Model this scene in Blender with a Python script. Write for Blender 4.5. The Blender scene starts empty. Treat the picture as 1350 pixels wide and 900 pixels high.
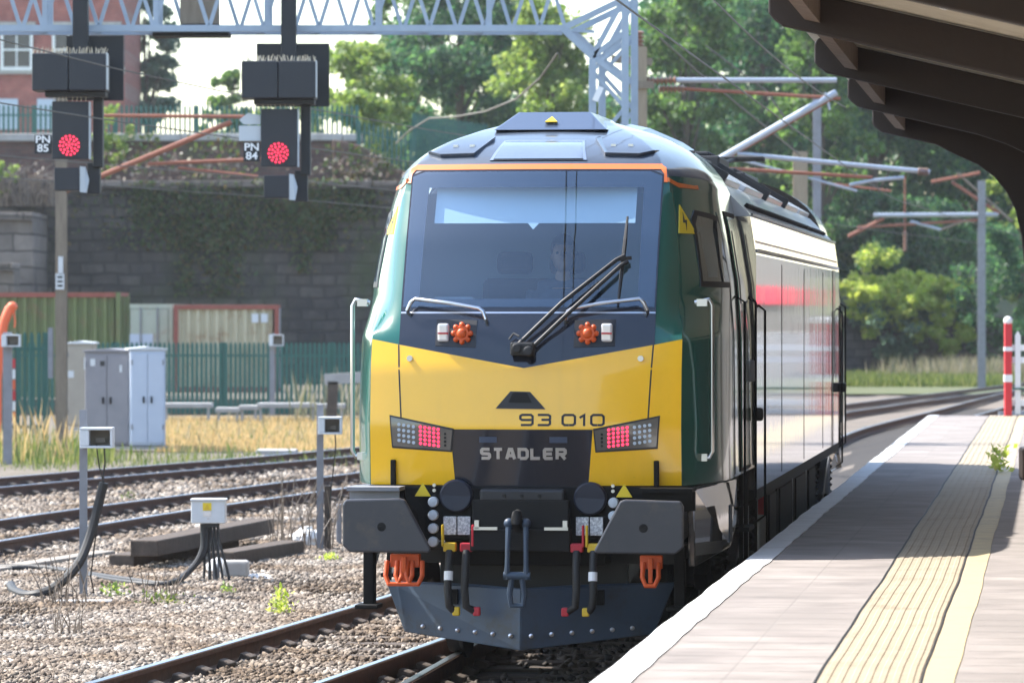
import bpy, bmesh, math, random
import numpy as np
from mathutils import Vector, Matrix, Euler
R = math.radians
sc = bpy.context.scene
COL = sc.collection
rnd = random.Random(7)

# ------------------------------------------------------------------ camera model (all distances in metres, rail top = 0)
F_PX, HOR, CAM_Z, CX = 5900.0, 418.0, 2.45, 675.0
def P(px, py, Y):
    return Vector(((px - CX) / F_PX * Y, Y, CAM_Z - (py - HOR) / F_PX * Y))
def PX(px, Y): return (px - CX) / F_PX * Y
def PZ(py, Y): return CAM_Z - (py - HOR) / F_PX * Y
AX, AY = 0.1201, 0.9928            # direction of the platform track
def A(o, t, z=0.0):                # offset right of the track axis, distance along it, height
    return Vector((t * AX + o * AY, 29.7 + t * AY - o * AX, z))
GZ = -0.17                         # ballast level

# ------------------------------------------------------------------ materials
MATS = {}
def new_mat(name):
    m = bpy.data.materials.new(name); m.use_nodes = True
    nt = m.node_tree; b = nt.nodes['Principled BSDF']
    MATS[name] = m
    return m, nt, b
def mat(name, col, rough=0.6, metal=0.0, col2=None, scale=4.0, amount=1.0, bump=0.0, bscale=None, coat=0.0,
        detail=6.0, stretch=None, dirt=None, dscale=1.2, spec=None):
    m, nt, b = new_mat(name)
    N, L = nt.nodes.new, nt.links.new
    b.inputs['Base Color'].default_value = (*col, 1)
    b.inputs['Roughness'].default_value = rough
    b.inputs['Metallic'].default_value = metal
    if coat:
        b.inputs['Coat Weight'].default_value = coat; b.inputs['Coat Roughness'].default_value = 0.06
    if spec is not None: b.inputs['Specular IOR Level'].default_value = spec
    tc = N('ShaderNodeTexCoord'); vec = tc.outputs['Object']
    if stretch:
        mp = N('ShaderNodeMapping'); mp.inputs['Scale'].default_value = stretch
        L(vec, mp.inputs['Vector']); vec = mp.outputs['Vector']
    last = None
    if col2:
        n = N('ShaderNodeTexNoise'); n.inputs['Scale'].default_value = scale; n.inputs['Detail'].default_value = detail
        n.inputs['Roughness'].default_value = 0.65
        L(vec, n.inputs['Vector'])
        r = N('ShaderNodeValToRGB'); r.color_ramp.elements[0].position = 0.5 - 0.22 / amount; r.color_ramp.elements[1].position = 0.5 + 0.22 / amount
        L(n.outputs['Fac'], r.inputs['Fac'])
        r.color_ramp.elements[0].color = (*col, 1); r.color_ramp.elements[1].color = (*col2, 1)
        last = r.outputs['Color']
    if dirt:
        n2 = N('ShaderNodeTexNoise'); n2.inputs['Scale'].default_value = dscale; n2.inputs['Detail'].default_value = 8
        n2.inputs['Roughness'].default_value = 0.75
        L(tc.outputs['Object'], n2.inputs['Vector'])
        r2 = N('ShaderNodeValToRGB'); r2.color_ramp.elements[0].position = 0.52; r2.color_ramp.elements[1].position = 0.72
        L(n2.outputs['Fac'], r2.inputs['Fac'])
        mx = N('ShaderNodeMixRGB'); L(r2.outputs['Color'], mx.inputs['Fac'])
        if last: L(last, mx.inputs['Color1'])
        else: mx.inputs['Color1'].default_value = (*col, 1)
        mx.inputs['Color2'].default_value = (*dirt, 1); last = mx.outputs['Color']
    if last: L(last, b.inputs['Base Color'])
    if bump:
        n3 = N('ShaderNodeTexNoise'); n3.inputs['Scale'].default_value = bscale or scale * 3; n3.inputs['Detail'].default_value = 5
        L(vec, n3.inputs['Vector'])
        bp = N('ShaderNodeBump'); bp.inputs['Strength'].default_value = bump; bp.inputs['Distance'].default_value = 0.02
        L(n3.outputs['Fac'], bp.inputs['Height']); L(bp.outputs['Normal'], b.inputs['Normal'])
    return m
def emit(name, col, strength):
    m, nt, b = new_mat(name)
    b.inputs['Base Color'].default_value = (*col, 1)
    b.inputs['Emission Color'].default_value = (*col, 1); b.inputs['Emission Strength'].default_value = strength
    return m
def leafmat(name, cols, trans=0.5):
    m, nt, b = new_mat(name); N, L = nt.nodes.new, nt.links.new
    g = N('ShaderNodeNewGeometry'); r = N('ShaderNodeValToRGB')
    el = r.color_ramp.elements
    el[0].position = 0.0; el[0].color = (*cols[0], 1); el[1].position = 1.0; el[1].color = (*cols[-1], 1)
    for k, c in enumerate(cols[1:-1]):
        e = el.new((k + 1) / (len(cols) - 1)); e.color = (*c, 1)
    L(g.outputs['Random Per Island'], r.inputs['Fac'])
    L(r.outputs['Color'], b.inputs['Base Color']); b.inputs['Roughness'].default_value = 0.55
    t = N('ShaderNodeBsdfTranslucent'); hs = N('ShaderNodeHueSaturation'); hs.inputs['Value'].default_value = 1.8; hs.inputs['Saturation'].default_value = 1.1; hs.inputs['Hue'].default_value = 0.485
    L(r.outputs['Color'], hs.inputs['Color']); L(hs.outputs['Color'], t.inputs['Color'])
    mx = N('ShaderNodeMixShader'); mx.inputs['Fac'].default_value = trans
    L(b.outputs[0], mx.inputs[1]); L(t.outputs[0], mx.inputs[2])
    L(mx.outputs[0], nt.nodes['Material Output'].inputs['Surface'])
    return m

def M(n): return MATS[n]

# loco paints
def gloss(name, col, rough=0.22, wave=0.0):
    m, nt, b = new_mat(name); N, L = nt.nodes.new, nt.links.new
    tc = N('ShaderNodeTexCoord')
    n = N('ShaderNodeTexNoise'); n.inputs['Scale'].default_value = 3.0; n.inputs['Detail'].default_value = 7; n.inputs['Roughness'].default_value = .7
    L(tc.outputs['Object'], n.inputs['Vector'])
    r = N('ShaderNodeValToRGB'); r.color_ramp.elements[0].color = (*[c * .97 for c in col], 1); r.color_ramp.elements[1].color = (*[min(1, c * 1.02) for c in col], 1)
    r.color_ramp.elements[0].position = .35; r.color_ramp.elements[1].position = .65
    L(n.outputs['Fac'], r.inputs['Fac'])
    ns = N('ShaderNodeTexNoise'); ns.inputs['Scale'].default_value = 34; ns.inputs['Detail'].default_value = 3; L(tc.outputs['Object'], ns.inputs['Vector'])
    rsp = N('ShaderNodeValToRGB'); rsp.color_ramp.elements[0].position = .70; rsp.color_ramp.elements[1].position = .76; L(ns.outputs['Fac'], rsp.inputs['Fac'])
    mps = N('ShaderNodeMapping'); mps.inputs['Scale'].default_value = (9, 9, .8); L(tc.outputs['Object'], mps.inputs['Vector'])
    nst = N('ShaderNodeTexNoise'); nst.inputs['Scale'].default_value = 1; nst.inputs['Detail'].default_value = 6; L(mps.outputs['Vector'], nst.inputs['Vector'])
    rst = N('ShaderNodeMapRange'); rst.inputs['From Min'].default_value = .5; rst.inputs['From Max'].default_value = .8; rst.inputs['To Max'].default_value = .14; L(nst.outputs['Fac'], rst.inputs['Value'])
    mxs = N('ShaderNodeMath'); mxs.operation = 'MULTIPLY_ADD'; mxs.inputs[1].default_value = .38; L(rsp.outputs['Color'], mxs.inputs[0]); L(rst.outputs['Result'], mxs.inputs[2])
    mxd = N('ShaderNodeMixRGB'); L(mxs.outputs[0], mxd.inputs['Fac']); L(r.outputs['Color'], mxd.inputs['Color1']); mxd.inputs['Color2'].default_value = (*[c * .55 + .02 for c in col], 1)
    L(mxd.outputs['Color'], b.inputs['Base Color'])
    mr = N('ShaderNodeMapRange'); mr.inputs['To Min'].default_value = rough * .8; mr.inputs['To Max'].default_value = rough * 1.35
    L(n.outputs['Fac'], mr.inputs['Value']); L(mr.outputs['Result'], b.inputs['Roughness'])
    b.inputs['Coat Weight'].default_value = 0.6; b.inputs['Coat Roughness'].default_value = 0.05
    if wave:
        mp = N('ShaderNodeMapping'); mp.inputs['Scale'].default_value = (1, 1, 0.35); L(tc.outputs['Object'], mp.inputs['Vector'])
        n2 = N('ShaderNodeTexNoise'); n2.inputs['Scale'].default_value = 1.6; n2.inputs['Detail'].default_value = 1
        L(mp.outputs['Vector'], n2.inputs['Vector'])
        bp = N('ShaderNodeBump'); bp.inputs['Strength'].default_value = wave; bp.inputs['Distance'].default_value = 0.03
        L(n2.outputs['Fac'], bp.inputs['Height']); L(bp.outputs['Normal'], b.inputs['Normal']); L(bp.outputs['Normal'], b.inputs['Coat Normal'])
    return m
gloss('loco_green', (0.008, 0.10, 0.077), 0.14, 0.12)
gloss('loco_yellow', (0.92, 0.50, 0.010), 0.22)
gloss('loco_charcoal', (0.045, 0.06, 0.085), 0.4)
gloss('loco_black', (0.012, 0.014, 0.022), 0.12)
gloss('loco_orange', (0.75, 0.16, 0.02), 0.35)
gloss('pod_blue', (0.035, 0.055, 0.1), 0.35)
mat('socket_navy', (0.012, 0.016, 0.032), 0.5)
def silver(name, base, rough, metal=.75):
    m, nt, b = new_mat(name); N, L = nt.nodes.new, nt.links.new
    b.inputs['Base Color'].default_value = (*base, 1); b.inputs['Metallic'].default_value = metal; b.inputs['Roughness'].default_value = rough
    b.inputs['Coat Weight'].default_value = .5; b.inputs['Coat Roughness'].default_value = .03
    tc = N('ShaderNodeTexCoord'); mp = N('ShaderNodeMapping'); mp.inputs['Scale'].default_value = (1, 1.6, 0.10)
    L(tc.outputs['Object'], mp.inputs['Vector'])
    n2 = N('ShaderNodeTexNoise'); n2.inputs['Scale'].default_value = 2.2; n2.inputs['Detail'].default_value = 2
    L(mp.outputs['Vector'], n2.inputs['Vector'])
    bp = N('ShaderNodeBump'); bp.inputs['Strength'].default_value = .10; bp.inputs['Distance'].default_value = 0.02
    L(n2.outputs['Fac'], bp.inputs['Height']); L(bp.outputs['Normal'], b.inputs['Normal']); L(bp.outputs['Normal'], b.inputs['Coat Normal'])
    return m
silver('loco_silver', (0.40, 0.39, 0.39), 0.06)
silver('roof_silver', (0.50, 0.52, 0.54), 0.4, .05)
mat('steel_bright', (0.55, 0.56, 0.58), 0.28, 1.0)
mat('frame_black', (0.004, 0.004, 0.0045), 0.7, 0, (0.008, 0.0075, 0.007), 5, bump=.15, spec=.2)
mat('frame_grey', (0.008, 0.008, 0.0085), 0.65, 0, (0.013, 0.012, 0.011), 4, spec=.25)
mat('buffer_grey', (0.036, 0.038, 0.047), 0.42, 0, (0.048, 0.048, 0.056), 6, dirt=(0.08, 0.068, 0.058), dscale=4.5)
mat('plough_blue', (0.036, 0.060, 0.098), 0.5, 0, (0.03, 0.05, 0.08), 3, dirt=(0.03, .028, .026), dscale=3)
mat('rubber', (0.015, 0.015, 0.016), 0.6)
mat('orange_part', (0.7, 0.10, 0.012), 0.45, 0, (0.5, 0.07, 0.01), 12)
mat('cock_yellow', (0.65, 0.42, 0.02), 0.45)
mat('cock_red', (0.45, 0.015, 0.03), 0.45)
mat('label_white', (0.75, 0.75, 0.75), 0.5, 0, (0.32, 0.32, 0.34), 60, amount=2)
mat('lamp_clear', (0.7, 0.7, 0.72), 0.15, 0.3)
mat('lamp_smoke', (0.13, 0.122, 0.11), 0.12, 0.2, coat=.8)
mat('warn_yellow', (0.75, 0.55, 0.02), 0.45)
mat('ink', (0.015, 0.015, 0.018), 0.5)
mat('white_paint', (0.8, 0.8, 0.8), 0.5)
emit('led_red', (1.0, 0.03, 0.085), .9)
emit('led_pink', (1.0, 0.16, 0.22), 3.0)
m, nt, b = new_mat('windscreen_glass')
gl = nt.nodes.new('ShaderNodeBsdfGlossy'); gl.inputs['Roughness'].default_value = .01; gl.inputs['Color'].default_value = (.85, .93, 1, 1)
tr = nt.nodes.new('ShaderNodeBsdfTransparent'); tr.inputs['Color'].default_value = (.72, .87, .98, 1)
mx = nt.nodes.new('ShaderNodeMixShader'); lw = nt.nodes.new('ShaderNodeLayerWeight'); lw.inputs['Blend'].default_value = .5; fr = nt.nodes.new('ShaderNodeMapRange'); fr.inputs['To Min'].default_value = .05; fr.inputs['To Max'].default_value = .62; nt.links.new(lw.outputs['Facing'], fr.inputs['Value'])
nt.links.new(fr.outputs[0], mx.inputs[0]); nt.links.new(tr.outputs[0], mx.inputs[1]); nt.links.new(gl.outputs[0], mx.inputs[2])
nt.links.new(mx.outputs[0], nt.nodes['Material Output'].inputs['Surface'])
mat('cab_dark', (0.30, 0.35, 0.40), 0.8)
mat('cab_desk', (0.26, 0.28, 0.3), 0.6)
mat('blind_blue', (0.6, 0.64, 0.66), 0.7)
mat('skin', (0.42, 0.24, 0.17), 0.5); mat('hair', (0.02, 0.015, 0.012), 0.6); mat('shirt', (0.06, 0.075, 0.11), 0.8)
mat('seat_cloth', (0.025, 0.027, 0.03), 0.85)
mat('display_pale', (0.38, 0.46, 0.55), 0.18, 0, (0.46, 0.53, 0.6), 2)
mat('display_glass', (0.10, 0.13, 0.18), 0.15, 0, (0.13, 0.165, 0.22), 2, coat=.5)

# setting
mat('rail_rust', (0.06, 0.03, 0.021), 0.8, 0.0, (0.13, 0.064, 0.04), 9, bump=.3)
mat('rail_head', (0.45, 0.46, 0.5), 0.28, 1.0)
mat('sleeper_wood', (0.04, 0.028, 0.021), 0.85, 0, (0.10, 0.075, 0.058), 7, bump=.5, stretch=(1, 6, 1))
mat('sleeper_concrete', (0.22, 0.19, 0.16), 0.9, 0, (0.30, 0.27, 0.23), 6, bump=.3)
mat('ground_soil', (0.085, 0.07, 0.05), 0.95, 0, (0.16, 0.135, 0.10), 1.4, bump=.8, bscale=30)
mat('ballast_bed', (0.09, 0.072, 0.056), 0.95, 0, (0.20, 0.17, 0.14), 26, amount=1.6, bump=1.0, bscale=28)
m, nt, b = new_mat('ballast_stone')
g = nt.nodes.new('ShaderNodeNewGeometry'); r = nt.nodes.new('ShaderNodeValToRGB')
e = r.color_ramp.elements; e[0].color = (.10, .08, .064, 1); e[1].color = (.42, .375, .325, 1)
x = e.new(.35); x.color = (.175, .145, .12, 1); x = e.new(.7); x.color = (.26, .225, .19, 1)
nz = nt.nodes.new('ShaderNodeTexNoise'); nz.inputs['Scale'].default_value = .9; nz.inputs['Detail'].default_value = 6; nt.links.new(g.outputs['Position'], nz.inputs['Vector'])
rz = nt.nodes.new('ShaderNodeValToRGB'); rz.color_ramp.elements[0].position = .38; rz.color_ramp.elements[0].color = (.56, .46, .36, 1); rz.color_ramp.elements[1].position = .60; rz.color_ramp.elements[1].color = (1, 1, 1, 1); nt.links.new(nz.outputs[0], rz.inputs[0])
ml = nt.nodes.new('ShaderNodeMixRGB'); ml.blend_type = 'MULTIPLY'; ml.inputs[0].default_value = 1; nt.links.new(r.outputs[0], ml.inputs[1]); nt.links.new(rz.outputs[0], ml.inputs[2])
nt.links.new(g.outputs['Random Per Island'], r.inputs[0]); nt.links.new(ml.outputs[0], b.inputs['Base Color']); b.inputs['Roughness'].default_value = .9
m, nt, b = new_mat('ballast_shaded_oily')  # near-black stones: oil plus the shade by the locomotive put into the colour
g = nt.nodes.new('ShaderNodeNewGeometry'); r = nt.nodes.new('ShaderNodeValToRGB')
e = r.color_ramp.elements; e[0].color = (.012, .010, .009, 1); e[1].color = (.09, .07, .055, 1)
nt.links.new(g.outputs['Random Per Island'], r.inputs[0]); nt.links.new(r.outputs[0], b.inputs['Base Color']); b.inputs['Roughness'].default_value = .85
mat('shaded_oily_bed', (0.015, 0.012, 0.01), 0.9, 0, (0.04, 0.032, 0.026), 6, bump=.6)  # bed of the platform road, darkened by the same painted-in shade and oil
mat('tactile', (0.27, 0.222, 0.155), 0.8, 0, (0.33, 0.275, 0.195), 3, dirt=(.2, .155, .105), dscale=2)
mat('line_yellow', (0.46, 0.37, 0.20), 0.7, 0, (0.37, 0.305, 0.19), 5, dirt=(.25, .21, .16), dscale=3)
mat('line_white', (0.62, 0.62, 0.62), 0.7, 0, (0.50, 0.50, 0.49), 3, dirt=(0.42, .41, .4), dscale=2.5)
mat('platform_brick', (0.018, 0.015, 0.013), 0.9, 0, (0.03, 0.026, 0.022), 8, bump=.4)
mat('canopy_brown', (0.022, 0.0125, 0.0095), 0.6, 0, (0.03, 0.018, 0.0135), 3, bump=.2)
mat('canopy_brown_lit', (0.13, 0.085, 0.065), 0.75, 0, (0.2, 0.15, 0.12), 6)  # paler brown: light on the edge purlins put into the colour
mat('canopy_cream', (0.62, 0.57, 0.46), 0.7, 0, (0.5, 0.44, 0.34), 4)
mat('galv', (0.34, 0.41, 0.50), 0.5, 0.25, (0.28, 0.34, 0.42), 5)
mat('tube_grey', (0.42, 0.45, 0.50), 0.45, 0.4, (0.34, 0.37, 0.42), 6)
mat('tube_rust', (0.30, 0.11, 0.065), 0.75, 0, (0.2, 0.075, 0.05), 8)
mat('wire', (0.13, 0.12, 0.10), 0.7, .2)
mat('wood_pole', (0.33, 0.27, 0.19), 0.85, 0, (0.23, 0.18, 0.13), 5, stretch=(6, 6, .6), bump=.3)
mat('mast_brown', (0.23, 0.19, 0.14), 0.7, 0, (0.15, 0.115, 0.085), 4, stretch=(4, 4, .7))
mat('ceramic', (0.22, 0.11, 0.07), 0.3)
mat('signal_black', (0.008, 0.010, 0.014), 0.55)
mat('signal_face', (0.012, 0.015, 0.022), 0.5)
mat('signal_grey', (0.50, 0.54, 0.58), 0.5)
mat('bristle', (0.55, 0.48, 0.36), 0.7)
mat('fence_green', (0.008, 0.08, 0.065), 0.5, 0, (0.012, 0.105, 0.083), 5)
mat('cont_green', (0.115, 0.14, 0.045), 0.65, 0, (0.145, 0.17, 0.06), 2, dirt=(.2, .12, .06), dscale=1.5)
mat('cont_cream', (0.50, 0.45, 0.31), 0.65, 0, (0.43, 0.38, 0.25), 1.5, dirt=(0.28, 0.14, 0.07), dscale=1.6)
mat('cont_pale', (0.36, 0.40, 0.31), 0.65, 0, (0.42, 0.44, 0.36), 2, dirt=(0.30, 0.16, 0.10), dscale=1.3)
mat('cont_rust', (0.32, 0.09, 0.065), 0.75, 0, (0.22, 0.06, 0.04), 6)
mat('cab_beige', (0.36, 0.32, 0.26), 0.6, 0, (0.31, 0.27, 0.22), 3)
mat('cab_grey', (0.20, 0.195, 0.215), 0.6, 0, (0.25, 0.24, 0.26), 3)
mat('cab_white', (0.50, 0.56, 0.66), 0.5, 0, (0.46, 0.52, 0.62), 3)
mat('box_white', (0.62, 0.64, 0.66), 0.5, 0, (0.54, 0.56, 0.58), 4)
mat('box_slot', (0.17, 0.145, 0.115), 0.8)
mat('concrete', (0.40, 0.39, 0.38), 0.9, 0, (0.30, 0.29, 0.28), 4, bump=.3)
mat('post_steel', (0.25, 0.26, 0.29), 0.55, .4, (0.19, 0.19, 0.21), 6)
mat('hiviz', (0.8, 0.14, 0.05), 0.5)
mat('barrier_red', (0.6, 0.03, 0.04), 0.5)
mat('coping', (0.48, 0.47, 0.45), 0.9, 0, (0.30, 0.28, 0.26), 1.5)
mat('earth_dark', (0.07, 0.055, 0.042), 0.95, 0, (0.12, 0.10, 0.07), .8, bump=.5)
mat('turf', (0.06, 0.085, 0.03), 0.95, 0, (0.11, 0.11, 0.05), .6, bump=.5, bscale=9)
mat('bag_white', (0.8, 0.8, 0.8), 0.5)
mat('bark', (0.07, 0.055, 0.042), 0.9, 0, (0.12, 0.095, 0.075), 4, bump=.6)
mat('slate', (0.06, 0.06, 0.07), 0.7)
mat('window_dark', (0.03, 0.035, 0.045), 0.1)
mat('render_grey', (0.10, 0.098, 0.092), 0.85, 0, (0.14, 0.135, 0.125), 1)
mat('wall_brown', (0.06, 0.052, 0.046), 0.85, 0, (0.085, 0.075, 0.065), 1)

def masonry(name, c1, c2, mortar, bw, bh, ms, bump, stain=None, axis='XZ', off=.5, wobble=1.0):
    m, nt, b = new_mat(name); N, L = nt.nodes.new, nt.links.new
    tc = N('ShaderNodeTexCoord'); sp = N('ShaderNodeSeparateXYZ'); cb = N('ShaderNodeCombineXYZ')
    mpr = N('ShaderNodeMapping'); L(tc.outputs['Object'], mpr.inputs[0]); L(mpr.outputs[0], sp.inputs[0])
    if axis == 'XY': mpr.inputs['Rotation'].default_value = (0, 0, math.atan2(AX, AY))
    L(sp.outputs[0 if axis[0] == 'X' else 1], cb.inputs[0]); L(sp.outputs[1 if axis == 'XY' else 2], cb.inputs[1])
    wob = N('ShaderNodeTexNoise'); wob.inputs['Scale'].default_value = .9; L(cb.outputs[0], wob.inputs['Vector'])
    ma = N('ShaderNodeVectorMath'); ma.operation = 'MULTIPLY_ADD'; ma.inputs[1].default_value = (.9 * bh * wobble, .55 * bh * wobble, 0)
    L(wob.outputs['Color'], ma.inputs[0]); L(cb.outputs[0], ma.inputs[2])
    br = N('ShaderNodeTexBrick'); br.inputs['Scale'].default_value = 1; br.inputs['Brick Width'].default_value = bw; br.inputs['Row Height'].default_value = bh
    br.inputs['Mortar Size'].default_value = ms; br.inputs['Mortar Smooth'].default_value = .4; br.offset = off
    br.inputs['Color1'].default_value = (*c1, 1); br.inputs['Color2'].default_value = (*c2, 1); br.inputs['Mortar'].default_value = (*mortar, 1)
    L(ma.outputs[0], br.inputs['Vector'])
    last = br.outputs['Color']
    n = N('ShaderNodeTexNoise'); n.inputs['Scale'].default_value = 2.2; n.inputs['Detail'].default_value = 8; L(tc.outputs['Object'], n.inputs['Vector'])
    mm = N('ShaderNodeMixRGB'); mm.blend_type = 'OVERLAY'; mm.inputs[0].default_value = .55; L(last, mm.inputs[1]); L(n.outputs['Fac'], mm.inputs[2]); last = mm.outputs[0]
    if stain:
        for k, (sc_, cc, lo) in enumerate(stain):
            mp = N('ShaderNodeMapping'); mp.inputs['Scale'].default_value = (sc_, sc_, sc_ * .6); mp.inputs['Location'].default_value = (k * 7.3, 0, k * 3)
            L(tc.outputs['Object'], mp.inputs[0])
            n2 = N('ShaderNodeTexNoise'); n2.inputs['Detail'].default_value = 9; n2.inputs['Roughness'].default_value = .7; n2.inputs['Scale'].default_value = 1; L(mp.outputs[0], n2.inputs['Vector'])
            r2 = N('ShaderNodeValToRGB'); r2.color_ramp.elements[0].position = lo; r2.color_ramp.elements[1].position = lo + .14; L(n2.outputs['Fac'], r2.inputs[0])
            m2 = N('ShaderNodeMixRGB'); L(r2.outputs[0], m2.inputs[0]); L(last, m2.inputs[1]); m2.inputs[2].default_value = (*cc, 1); last = m2.outputs[0]
    L(last, b.inputs['Base Color']); b.inputs['Roughness'].default_value = .9
    ad = N('ShaderNodeMath'); ad.operation = 'MULTIPLY_ADD'; ad.inputs[1].default_value = -1.2; L(br.outputs['Fac'], ad.inputs[0]); L(n.outputs['Fac'], ad.inputs[2])
    bp = N('ShaderNodeBump'); bp.inputs['Strength'].default_value = bump; bp.inputs['Distance'].default_value = .06; L(ad.outputs[0], bp.inputs['Height']); L(bp.outputs[0], b.inputs['Normal'])
    return m
masonry('stone_wall', (0.040, 0.036, 0.033), (0.080, 0.071, 0.062), (0.034, 0.031, 0.028), .82, .38, .05, .9,
        [(.22, (.032, .046, .017), .54), (.35, (.022, .022, .024), .50), (.7, (.075, .055, .038), .60), (.25, (.036, .045, .02), .56)])
masonry('stone_warm', (0.10, 0.085, 0.075), (0.20, 0.17, 0.15), (0.04, 0.035, 0.03), 1.3, .55, .03, .8, [(.5, (.05, .045, .045), .52)])
masonry('brick_red', (0.36, 0.095, 0.075), (0.30, 0.07, 0.055), (0.30, 0.2, 0.17), .225, .075, .01, .3)
masonry('brick_dark', (0.13, 0.07, 0.055), (0.09, 0.05, 0.045), (0.08, .07, .06), .45, .15, .015, .5, [(.6, (.07, .085, .03), .55), (.5, (.16, .09, .06), .62)])
masonry('low_wall', (0.05, 0.045, 0.05), (0.10, 0.085, 0.085), (0.03, .028, .03), .8, .35, .03, .7, [(.5, (.05, .07, .03), .55)])
masonry('paver', (0.208, 0.183, 0.170), (0.232, 0.206, 0.190), (0.185, 0.165, 0.153), .45, .45, .007, .12, [(1.1, (.155, .138, .13), .58), (.35, (.19, .168, .155), .5), (5.0, (.12, .108, .10), .70)], 'XY', .0, 0.0)
leafmat('leaf_dark', [(.020, .06, .034), (.034, .09, .046), (.055, .13, .056), (.09, .18, .06)], .52)
leafmat('leaf_mid', [(.04, .09, .024), (.06, .13, .034), (.09, .17, .045), (.13, .21, .06)], .54)
leafmat('leaf_light', [(.075, .135, .03), (.12, .19, .045), (.17, .25, .065), (.24, .29, .09)], .56)
leafmat('leaf_blue', [(.07, .115, .085), (.10, .16, .115), (.14, .2, .14)], .55)
leafmat('leaf_lime', [(.20, .28, .05), (.29, .38, .08), (.38, .45, .12), (.45, .47, .17)], .55)
leafmat('grass_green', [(.05, .09, .02), (.10, .14, .035), (.2, .21, .08)], .4)
leafmat('grass_dry', [(.30, .22, .09), (.42, .32, .14), (.52, .42, .22), (.36, .25, .10)], .35)
leafmat('grass_grey', [(.10, .11, .05), (.2, .19, .12), (.28, .25, .18)], .35)
leafmat('ivy', [(.025, .05, .012), (.045, .085, .02), (.07, .10, .03), (.11, .08, .03)], .35)
leafmat('twig', [(.10, .075, .06), (.16, .13, .10), (.22, .18, .15)], .2)

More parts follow.
